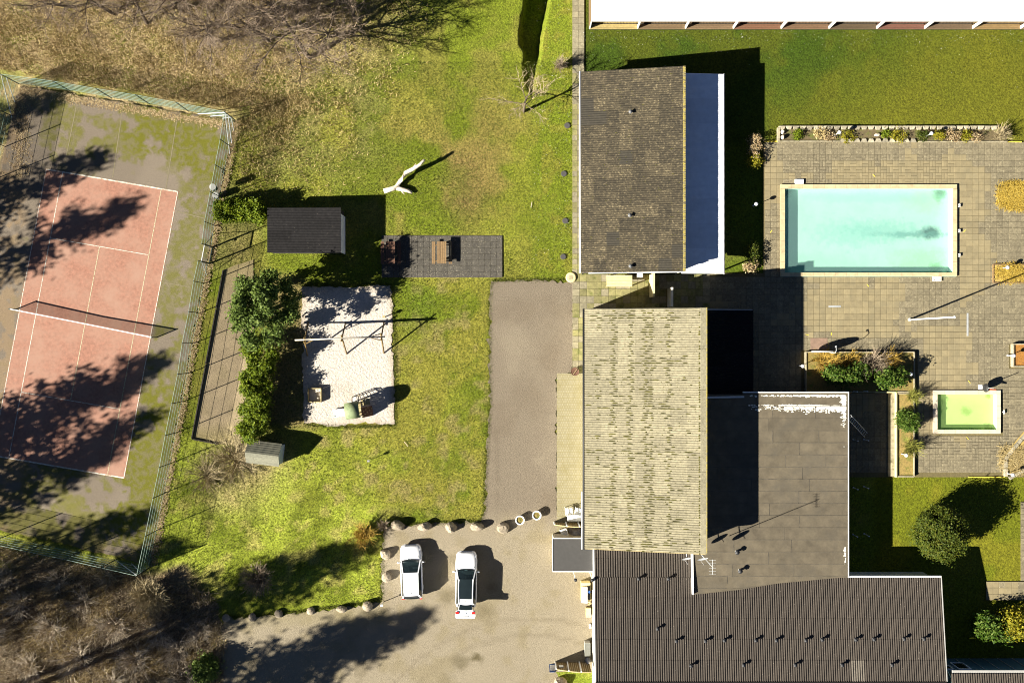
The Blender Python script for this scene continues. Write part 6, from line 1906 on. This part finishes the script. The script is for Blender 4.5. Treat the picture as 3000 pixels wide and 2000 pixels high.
hu = T('heat_pump', G(1720, 1893), 'grey heat pump unit against the white wall', 'heat pump')
g = G(1719, 1893); MB().box((g.x, g.y, .4), (.42, 1.05, .8)).build('body', GREY, hu); MB().box((g.x, g.y, .82), (.46, 1.08, .04)).build('top', mat('pump_grey', (.24, .24, .2), .6, .1, 3), hu)
for k in range(6): MB().box((g.x - .2 + k * .075, g.y, .845), (.02, 1.0, .015)).build('slat', GREYD, hu)
wl = T('wall_light', G(1729, 1830), 'small white box on the gravel at the foot of the white wall', 'box')
g = G(1728, 1831); MB().box((g.x, g.y, .15), (.14, .3, .3)).build('body', WHITE, wl); MB().box((g.x, g.y, .31), (.17, .33, .03)).build('lid', WHITE, wl)
bag = rock_mesh(77, .22, .28, .4).build('waste_bag', mat('pale_bag', (.45, .45, .5), .4, .1, 4), None, label='pale plastic bag in the corner behind the wooden screen', cat='bag')
bag.location = G(1722, 1932, .0)
def yard_lamp(px, py, h, label, z=0):
    t = T('yard_lamp', G(px, py, z), label, 'lamp')
    g = G(px, py, z)
    MB().cyl((g.x, g.y, z - .05), (g.x, g.y, z + h), .035, n=6).build('post', WHITE, t)
    MB().lathe((g.x, g.y, z + h), [(.06, 0), (.13, .08), (.13, .2), (.05, .28)], 10).build('lantern', BLACK, t, smooth=True)
yard_lamp(1680, 1674, 2.6, 'lamp post with black lantern in front of the annex')
yard_lamp(1727, 1673, 2.75, 'lamp post with black lantern at the corner of the brown roofed wing')

# things between the two houses
ps = T('slatted_platform', G(1814, 823), 'pale slatted wooden roof over bins against the low house', 'shelter')
g0, g1 = W(1777, 840, 1.1), W(1852, 806, 1.1)
for k in range(8):
    yy = g0.y + (g1.y - g0.y) * (k + .5) / 8
    MB().box(((g0.x + g1.x) / 2, yy, 1.1), (g1.x - g0.x, (g1.y - g0.y) / 8 * .86, .03)).build('slat', WALLY, ps)
for x in (g0.x + .08, g1.x - .08):
    for y in (g0.y + .08, g1.y - .1): MB().box((x, y, .54), (.08, .08, 1.08)).build('post', WOODP, ps)
ac = T('cooler_unit', G(1875, 808), 'small white cooling unit on the wall of the low house', 'cooler'); g = W(1875, 807, .9)
MB().box((g.x, g.y, .55), (.45, .28, .6)).build('body', WHITE, ac); MB().box((g.x, g.y, .2), (.4, .24, .1)).build('bracket', GREYD, ac)
w1 = T('yellow_wall', G(1905, 838), 'tall narrow yellow wall standing out from the low house', 'wall')
MB().box((G(1903.5, 0).x, (G(0, 806).y + G(0, 872).y) / 2, 1.15), (.1, G(0, 806).y - G(0, 872).y, 2.3)).build('panel', WALLY, w1); MB().box((G(1903.5, 0).x, (G(0, 806).y + G(0, 872).y) / 2, 2.32), (.16, G(0, 806).y - G(0, 872).y + .04, .05)).build('coping', WALLY, w1)
w2 = T('shaded_wall', G(1957, 872), 'narrow wall in the shade behind the tall house', 'wall')
MB().box((G(1957, 0).x, (G(0, 846).y + G(0, 900).y) / 2, 1.0), (.12, 1.5, 2.0)).build('panel', WALL, w2); MB().box((G(1957, 0).x, (G(0, 846).y + G(0, 900).y) / 2, 2.02), (.18, 1.54, .05)).build('coping', WALL, w2)

# aerial and dishes on the south-east corner of the tall house
ae = T('roof_aerial', Vector((14.7, -16.25, 5.4)), 'aerial mast with two dishes at the corner of the pale roof', 'aerial')
m0 = Vector((14.55, -16.35, 0))
MB().cyl((m0.x, m0.y, 4.6), (m0.x, m0.y, 9.2), .03, n=6).build('mast', STEEL, ae)
for k in range(6): MB().cyl((m0.x - .25, m0.y - .5 + k * .2 - .0, 9.05), (m0.x + .25, m0.y - .5 + k * .2, 9.05), .012, n=4).build('element', STEEL, ae)
MB().cyl((m0.x, m0.y - .55, 9.05), (m0.x, m0.y + .55, 9.05), .018, n=5).build('boom', STEEL, ae)
for (dx, dy, z, r) in ((.05, -.3, 5.15, .42), (-1.1, -.35, 4.8, .4)):
    dsh = MB(); c = m0 + Vector((dx, dy, z)); nrm = Vector((.15, -1, .45)).normalized(); a = nrm.orthogonal().normalized(); b2 = nrm.cross(a)
    rings = [(0, -.09), (.5, -.06), (1, 0)]
    dsh.v.append(tuple(c + nrm * -.09))
    for rr_, dz in rings[1:]:
        for k in range(16): t_ = k * math.pi / 8; dsh.v.append(tuple(c + (a * math.cos(t_) + b2 * math.sin(t_)) * r * rr_ + nrm * dz))
    dsh.f = [(0, 1 + k, 1 + (k + 1) % 16) for k in range(16)] + [(1 + k, 17 + k, 17 + (k + 1) % 16, 1 + (k + 1) % 16) for k in range(16)]
    d_ = dsh.build('dish', STEEL, ae, smooth=True)
    MB().cyl(c - b2 * r * .9, c + nrm * .45, .015, n=5).build('feed_arm', GREY, d_)
    MB().cyl(c + nrm * -.08, (c.x, BYS + .2, c.z - .1), .03, n=6).build('bracket', STEEL, d_)

# ------------------------------------------------------------------ pool garden
fp = T('flagpole', G(2664, 936), 'tall white flagpole without flag on the pool terrace', 'flagpole')
g = G(2664, 936)
MB().cyl((g.x, g.y, 0), (g.x, g.y, 8.1), .075, .05, 12).build('pole', WHITE, fp, smooth=True); MB().lathe((g.x, g.y, 8.1), [(.05, 0), (.1, .06), (.08, .14), (.01, .18)], 10).build('finial', WHITE, fp); MB().cyl((g.x, g.y, 0.02), (g.x, g.y, .12), .14, n=12).build('foot', STEEL, fp)

def globe_lamp(px, py, h, label, group=None, z=0.05, r=.15):
    t = T('globe_lamp', G(px, py, z), label, 'lamp', group)
    g = G(px, py, z)
    MB().cyl((g.x, g.y, z - .1), (g.x, g.y, z + h), .03, n=6).build('post', WHITE, t)
    prof = [(r * math.sin(math.pi * k / 8) + .001, h + r - r * math.cos(math.pi * k / 8)) for k in range(9)]
    MB().lathe((g.x, g.y, z), prof, 12).build('globe', GLOBE, t, smooth=True)
    MB().cyl((g.x, g.y, z), (g.x, g.y, z + .1), .07, n=8).build('foot', STEEL, t)
    return t
globe_lamp(2445, 397, 1.0, 'globe lamp between shrubs at the west half of the long bed')
globe_lamp(2711, 400, 1.0, 'globe lamp at the east half of the long bed')
globe_lamp(2341, 1071, .85, 'globe lamp at the shaded corner of the walled bed')
globe_lamp(2652, 1094, .95, 'globe lamp beside the laurel in the walled bed')
globe_lamp(2638, 1328, 1.0, 'globe lamp in the narrow bed below the ball shaped shrub')
globe_lamp(2206, 603, .9, 'globe lamp in the shade of the low house')
globe_lamp(2934, 786, .8, 'globe lamp beside the small straw covered bed')
globe_lamp(2950, 1041, .9, 'globe lamp at the orange leaf filled planter')
globe_lamp(2947, 1385, .9, 'globe lamp at the tip of the slanting dry bed')
for k, (x, y) in enumerate([(2497, 1145), (2527, 1144), (2499, 1287), (2530, 1286), (2499, 1427), (2530, 1424), (2498, 1564), (2531, 1562)]):
    globe_lamp(x, y, 1.05, 'slim bollard lamp in the shaded passage beside the flat roof', 'bollard lamps in the passage', .02, .055)

def bedbox(name, label, poly, wall_h, fill_h, wallm, fillm, stones=False):
    """a raised bed: wall pieces round the pixel polygon, earth inside"""
    t = T(name, G(sum(p[0] for p in poly) / len(poly), sum(p[1] for p in poly) / len(poly)), label, 'bed')
    n = len(poly)
    for i in range(n):
        a, b_ = poly[i], poly[(i + 1) % n]
        if wall_h is not None:
            MB().bar(G(*a, wall_h / 2), G(*b_, wall_h / 2), .09, wall_h).build('wall', wallm, t)
    bd_ = MB(); pts = [G(*p) for p in poly]
    bd_.prism(pts if (pts[1] - pts[0]).cross(pts[2] - pts[1]).z > 0 else list(reversed(pts)), -.02, fill_h)
    bd_.build('earth', fillm, t)
    return t
L1 = bedbox('long_bed', 'long planted bed with stone edging along the lawn', [(2279, 374), (2945, 372), (2945, 416), (2279, 414)], None, .06, CONC, SOIL)
MB().bar(G(2277, 415.5, .1), G(2480, 415.5, .1), .1, .2).build('kerb', CONC, L1)
MB().bar(G(2690, 416.5, .1), G(2948, 416.5, .1), .1, .2).build('kerb', CONC, L1)
MB().bar(G(2279, 414, .12), G(2279, 376, .12), .2, .26).build('kerb', CONC, L1)
for k in range(32):
    x = 2290 + k * 20.0
    g = G(x, 376.5); w = .27; jig = R.uniform(-.02, .02)
    MB().prism([(g.x - w, g.y + .16), (g.x - w + .14, g.y - .13 + jig), (g.x + w - .14, g.y - .13 + jig), (g.x + w, g.y + .16)], -.02, .24 + R.uniform(-.03, .03)).build('edging_stone', EDGST, L1)
for k in range(11):
    x = 2468 + k * 20.5
    g = G(x, 413); w = .27
    MB().prism([(g.x - w, g.y - .14), (g.x + w, g.y - .14), (g.x + w - .14, g.y + .14), (g.x - w + .14, g.y + .14)], -.02, .22 + R.uniform(-.03, .03)).build('edging_stone', EDGST, L1)
for k, (x, y) in enumerate([(2291, 388), (2291, 404)]): 
    o = rock_mesh(140 + k, .17, .2, .3).build('bed_rock', DEADW, None, label=['pale rock at the lawn side corner of the long bed', 'pale rock at the terrace side corner of the long bed'][k], cat='rock', group='pale rocks in the long bed'); o.location = G(x, y, .04)
o = rock_mesh(143, .24, .13, .25).build('bed_rock', DEADW, None, label='lone pale oval rock in the middle of the long bed', cat='rock'); o.location = G(2568, 397, .04)
bl = [(2400, 393, .55, 'brown tufted shrub left of the west globe lamp', STRAW), (2425, 400, .45, 'low brown shrub touching the west globe lamp', LITTER), (2480, 402, .55, 'golden tufted shrub right of the west globe lamp', LEAFY), (2630, 400, .6, 'olive tufted shrub in the middle of the long bed', LEAFY), (2700, 400, .5, 'low olive shrub left of the east globe lamp', LEAF4), (2748, 398, .45, 'small olive shrub right of the east globe lamp', LEAFY), (2790, 400, .7, 'wide brown tufted shrub in the east half of the long bed', LITTER), (2825, 400, .5, 'yellow green shrub next to the wide brown one', LEAFY), (2335, 396, .45, 'fresh green plant near the west end of the long bed', LEAF2), (2592, 392, .3, 'small green plant by the lone pale rock', LEAF2), (2855, 404, .4, 'low brown shrub near the east end of the long bed', LITTER)]
for k, (x, y, r, lab, m) in enumerate(bl):
    foliage('bed_shrub', G(x, y, .04), [(0, 0, r * .5, r, r * .85, r * .6, 26, 26, .13)], m, lab, .055, 500 + k, 'shrub')
wisps(2925, 395, 1.1, .9, 'leafless shrub at the east end of the long bed', 77, TWIGP, 60)
WB = bedbox('walled_bed', 'walled planting bed with yellow shrubs between terrace and flat roofed wing', [(2358, 1031), (2674, 1031), (2674, 1147), (2358, 1147)], .34, .24, CONC, SOILY)
NB = bedbox('narrow_bed', 'narrow walled bed with dry grass beside the paddling pool', [(2624, 1152), (2674, 1152), (2674, 1394), (2624, 1394)], .3, .2, CONC, mat('dry_mossy_soil', (.24, .17, .05), .98, .35, 8, c2=(.12, .13, .02), c2scale=1.3, c2lo=.5, c2hi=.65, bump=.9, bscale=14))
sw_ = T('step_wall', G(2610, 1270), 'row of concrete kerb blocks along the shaded passage', 'kerb wall')
for k in range(12):
    y0_ = 1150 + k * 20.4
    MB().prism([G(2600, y0_ + 19.6), G(2620, y0_ + 19.6), G(2620, y0_), G(2600, y0_)], -.02, .1).build('block', CONC, sw_)
MB().bar(G(2621.5, 1149, .17), G(2621.5, 1396, .17), .1, .38).build('kerb', WALLY, sw_)
MB().bar(G(2560, 1148, .17), G(2624, 1148, .17), .1, .38).build('kerb', WALLY, sw_)
def straw(px, py, rx, ry, label, seed, n=1500, mat_=STRAW, name='straw_clump'):
    rng = np.random.default_rng(seed)
    g = G(px, py)
    C = np.stack([g.x + rng.normal(0, rx * .5, n).clip(-rx, rx), g.y + rng.normal(0, ry * .5, n).clip(-ry, ry), rng.uniform(.03, .3, n)], 1)
    an = rng.uniform(0, 6.283, n); L = rng.uniform(.15, .4, n)
    d = np.stack([np.cos(an) * L, np.sin(an) * L, rng.uniform(-.05, .15, n)], 1); w = np.stack([-np.sin(an), np.cos(an), an * 0], 1) * .018
    V = np.stack([C - d - w, C + d, C - d + w], 1).reshape(-1, 3); V[:, 2] = np.maximum(V[:, 2], .035)
    return quads_object(name, V, mat_, None, k=3, label=label, cat='grass')
straw(2975, 575, 1.5, 1.1, 'heap of yellow dry ornamental grass beside the large pool', 91, 3200, GOLD)
SB = bedbox('timber_bed', 'small timber edged bed covered in straw beside the terrace', [(2908, 775), (3040, 775), (3040, 828), (2908, 828)], .2, .14, WOOD, DRY)
straw(2965, 800, 1.4, .7, 'golden straw and grass heaped on the timber edged bed', 92, 1500, GOLD)
OB = bedbox('orange_planter', 'square planter filled with orange brown leaves', [(2962, 1008), (3040, 1008), (3040, 1073), (2962, 1073)], .42, .3, CONC, SOILO)
DB = bedbox('slanting_bed', 'slanting bed of dry straw with pale stone edging', [(2942, 1330), (3000, 1262), (3060, 1262), (3060, 1340), (2942, 1394)], None, .12, CONC, DRY)
straw(2985, 1345, 1.6, 1.1, 'dry straw lying on the slanting bed', 93, 2000)
edge_pts = [(2944, 1394), (2942, 1345), (2950, 1332), (2968, 1310), (2990, 1284), (3010, 1262)]
for i in range(len(edge_pts) - 1):
    a, b_ = Vector(edge_pts[i]), Vector(edge_pts[i + 1]); n = max(1, int((b_ - a).length / 17))
    for k in range(n):
        p, q = a.lerp(b_, k / n), a.lerp(b_, (k + .9) / n)
        MB().bar(G(p.x, p.y, .12), G(q.x, q.y, .12), .26, .28).build('edging_stone', EDGST, DB)
for k in range(4):
    p, q = Vector((2955, 1400)).lerp(Vector((3020, 1362)), k / 4), Vector((2955, 1400)).lerp(Vector((3020, 1362)), (k + .9) / 4)
    MB().bar(G(p.x, p.y, .1), G(q.x, q.y, .1), .24, .24).build('edging_stone', EDGST, DB)
for a, b_, lab in (((2836, 1396.5), (2942, 1396.5), 'yellow painted strip at the edge of the terrace above the small lawn'), ((2238, 415), (2278, 415), 'yellow painted strip where the long bed begins'), ((2946, 416), (2992, 416.5), 'yellow painted strip where the long bed ends')):
    p = G(*a, 0); q = G(*b_, 0)
    MB().bar(G(*a, .05), G(*b_, .05), .08, .06).build('yellow_strip', YELP, None, label=lab, cat='strip')
for k, (a, b_, lab) in enumerate((((2427, 898), (2463, 897), 'short grey drain grate on the sunny terrace'), ((2834, 917), (2834, 984), 'long grey drain grate near the flagpole'))):
    t = T('drain_grate', G(*a), lab, 'drain')
    p, q = G(*a, .04), G(*b_, .04)
    MB().bar(p, q, .14, .012).build('frame', STEEL, t)
    n = int((q - p).length / .08)
    for i in range(n): MB().bar(p.lerp(q, (i + .3) / n) + Vector((0, 0, .008)), p.lerp(q, (i + .6) / n) + Vector((0, 0, .008)), .1, .006).build('slot', GREYD, t)
for k, (x, y, a) in enumerate([(2259, 678, .9), (2560, 515, -.8), (2825, 677, .9), (2542, 836, -.9), (2364, 980, -.15), (2435, 978, 1.5), (2839, 1118, -.9), (2834, 1283, -.9), (2945, 1203, .8)]):
    g = G(x, y, .042); d = Vector((math.cos(a), math.sin(a), 0)) * .13
    MB().bar(g - d, g + d, .05, .006).build('yellow_mark', YELP, None, label='short yellow mark on the terrace slabs', cat='mark', group='yellow marks on the terrace')
for k, (x, y) in enumerate([(2340, 533), (2743, 817)]):
    t = T('step_plate', G(x, y, .03), ['white plate with two sockets at the upper edge of the large pool', 'white plate with two sockets at the lower edge of the large pool'][k], 'plate')
    g = G(x, y)
    MB().box((g.x, g.y, .11), (.68, .38, .17)).build('plate', WALL if k else WHITE, t)
    for dx in (-.22, .22): MB().cyl((g.x + dx, g.y - .08, .19), (g.x + dx, g.y - .08, .205), .035, n=8).build('socket', BLACK, t)
for k, (x, y) in enumerate([(2806, 603), (2806, 677), (2806, 748)]):
    t = T('handle_bracket', G(x, y, .03), ['white rim bracket on the large pool next to the lawn side corner', 'middle white rim bracket on the large pool', 'white rim bracket on the large pool nearest the flagpole'][k], 'bracket', 'brackets along the pool rim')
    g = G(x, y)
    MB().box((g.x + .05, g.y, .2), (.1, .26, .06)).build('bar', WHITE, t)
    for dy in (-.1, .1): MB().box((g.x + .02, g.y + dy, .1), (.05, .05, .2)).build('foot', WHITE, t)
t = T('handle_bracket', G(2933, 1206, .03), 'small white bracket on the outer rim of the paddling pool', 'bracket'); g = G(2936, 1206)
MB().box((g.x + .05, g.y, .2), (.1, .3, .06)).build('bar', WHITE, t); MB().box((g.x + .03, g.y, .1), (.06, .08, .2)).build('foot', WHITE, t)
lf = T('lifebuoy_stand', G(2880, 1134), 'red rescue float on a post beside the paddling pool', 'life buoy')
g = G(2872, 1134)
MB().box((g.x - .02, g.y, .05), (.3, .38, .06)).build('base', WHITE, lf); MB().cyl((g.x + .1, g.y, 0), (g.x + .1, g.y, 2.0), .03, n=6).build('post', STEEL, lf)
MB().lathe((g.x + .1, g.y - .02, .75), [(.06, -.42), (.3, -.3), (.36, 0), (.3, .3), (.06, .42)], 10, .35, 1.0).build('board', BLACK, lf)
MB().cyl((g.x + .3, g.y - .12, .95), (g.x + .85, g.y - .16, .85), .08, .06, 8).build('float', REDP, lf)
shw = T('outdoor_shower', G(2402, 1030), 'white oval shower panel standing at the walled bed', 'shower')
g = G(2402, 1029)
pn = MB(); K = 24
for dy in (-.03, .03):
    for k in range(K): t_ = 2 * math.pi * k / K; pn.v.append((g.x + .98 * math.cos(t_), g.y + dy, 1.05 + .85 * math.sin(t_)))
pn.f = [tuple(range(K)), tuple(range(2 * K - 1, K - 1, -1))] + [(k, (k + 1) % K, K + (k + 1) % K, K + k) for k in range(K)]
pn.build('panel', WHITE, shw)
MB().box((g.x, g.y, .1), (.5, .2, .2)).build('foot', GREYD, shw)
pts = [Vector((g.x + .6, g.y - .1, 0)), Vector((g.x + .6, g.y - .1, 2.0)), Vector((g.x + .6, g.y + .1, 2.25)), Vector((g.x + .6, g.y + .4, 2.2))]
pp_ = MB()
for a, b_ in zip(pts, pts[1:]): pp_.cyl(a, b_, .025, n=6)
pp_.build('pipe', STEEL, shw); MB().cyl(pts[-1], pts[-1] - Vector((0, 0, .08)), .07, n=8).build('shower_head', STEEL, shw)
MB().prism([G(2374, 1028), G(2424, 1028), G(2424, 990), G(2374, 990)], .03, .046).build('shower_mat', mat('red_concrete', (.2, .13, .09), .9, .25, 3), None, label='reddish shower floor slab beside the walled bed', cat='slab')
ld = T('ladder', G(2512, 1248), 'aluminium ladder leaning against the flat roof edge', 'ladder')
top, bot = Vector((CX1 + .1, W(0, 1222, 2.9).y, 2.95)), G(2537, 1274, .03)
sd = (bot - top).cross(Vector((0, 0, 1))).normalized() * .2
for s_ in (-1, 1): MB().bar(top + sd * s_, bot + sd * s_, .03, .07).build('rail', STEEL, ld)
for k in range(11): p = bot.lerp(top, (k + .5) / 11); MB().cyl(p - sd, p + sd, .016, n=6).build('rung', STEEL, ld)
for k, (x, y, a) in enumerate([(1557, 600, 1.4), (1190, 1300, -.9)]):
    g = G(x, y, .03); d = Vector((math.cos(a), math.sin(a), 0)) * .24
    MB().cyl(g - d, g + d, .03, .02, 6).build('stick', DEADW, None, label=['pale stick lying on the grass strip beside the house path', 'pale stick lying on the lawn below the sand'][k], cat='stick')
fs_ = foliage('low_shrub', G(2208, 430), [(0, 0, .5, .5, 1.2, .5, 30, 26, .16)], LITTER, 'reddish shrub in the shade between low house and terrace', .07, 601, 'shrub')
foliage('low_shrub', G(2205, 475), [(0, 0, .4, .55, .5, .4, 26, 26, .16)], LEAFY, 'yellow green shrub in the shade between low house and terrace', .07, 602, 'shrub')
foliage('low_shrub', G(2198, 745), [(0, 0, .5, .5, .9, .5, 40, 26, .16)], LEAF4, 'olive shrub at the end of the shaded strip by the low house', .07, 603, 'shrub')
foliage('low_shrub', G(2196, 778), [(0, 0, .4, .5, .5, .4, 30, 26, .16)], LITTER, 'brown shrub at the end of the shaded strip by the low house', .07, 604, 'shrub')
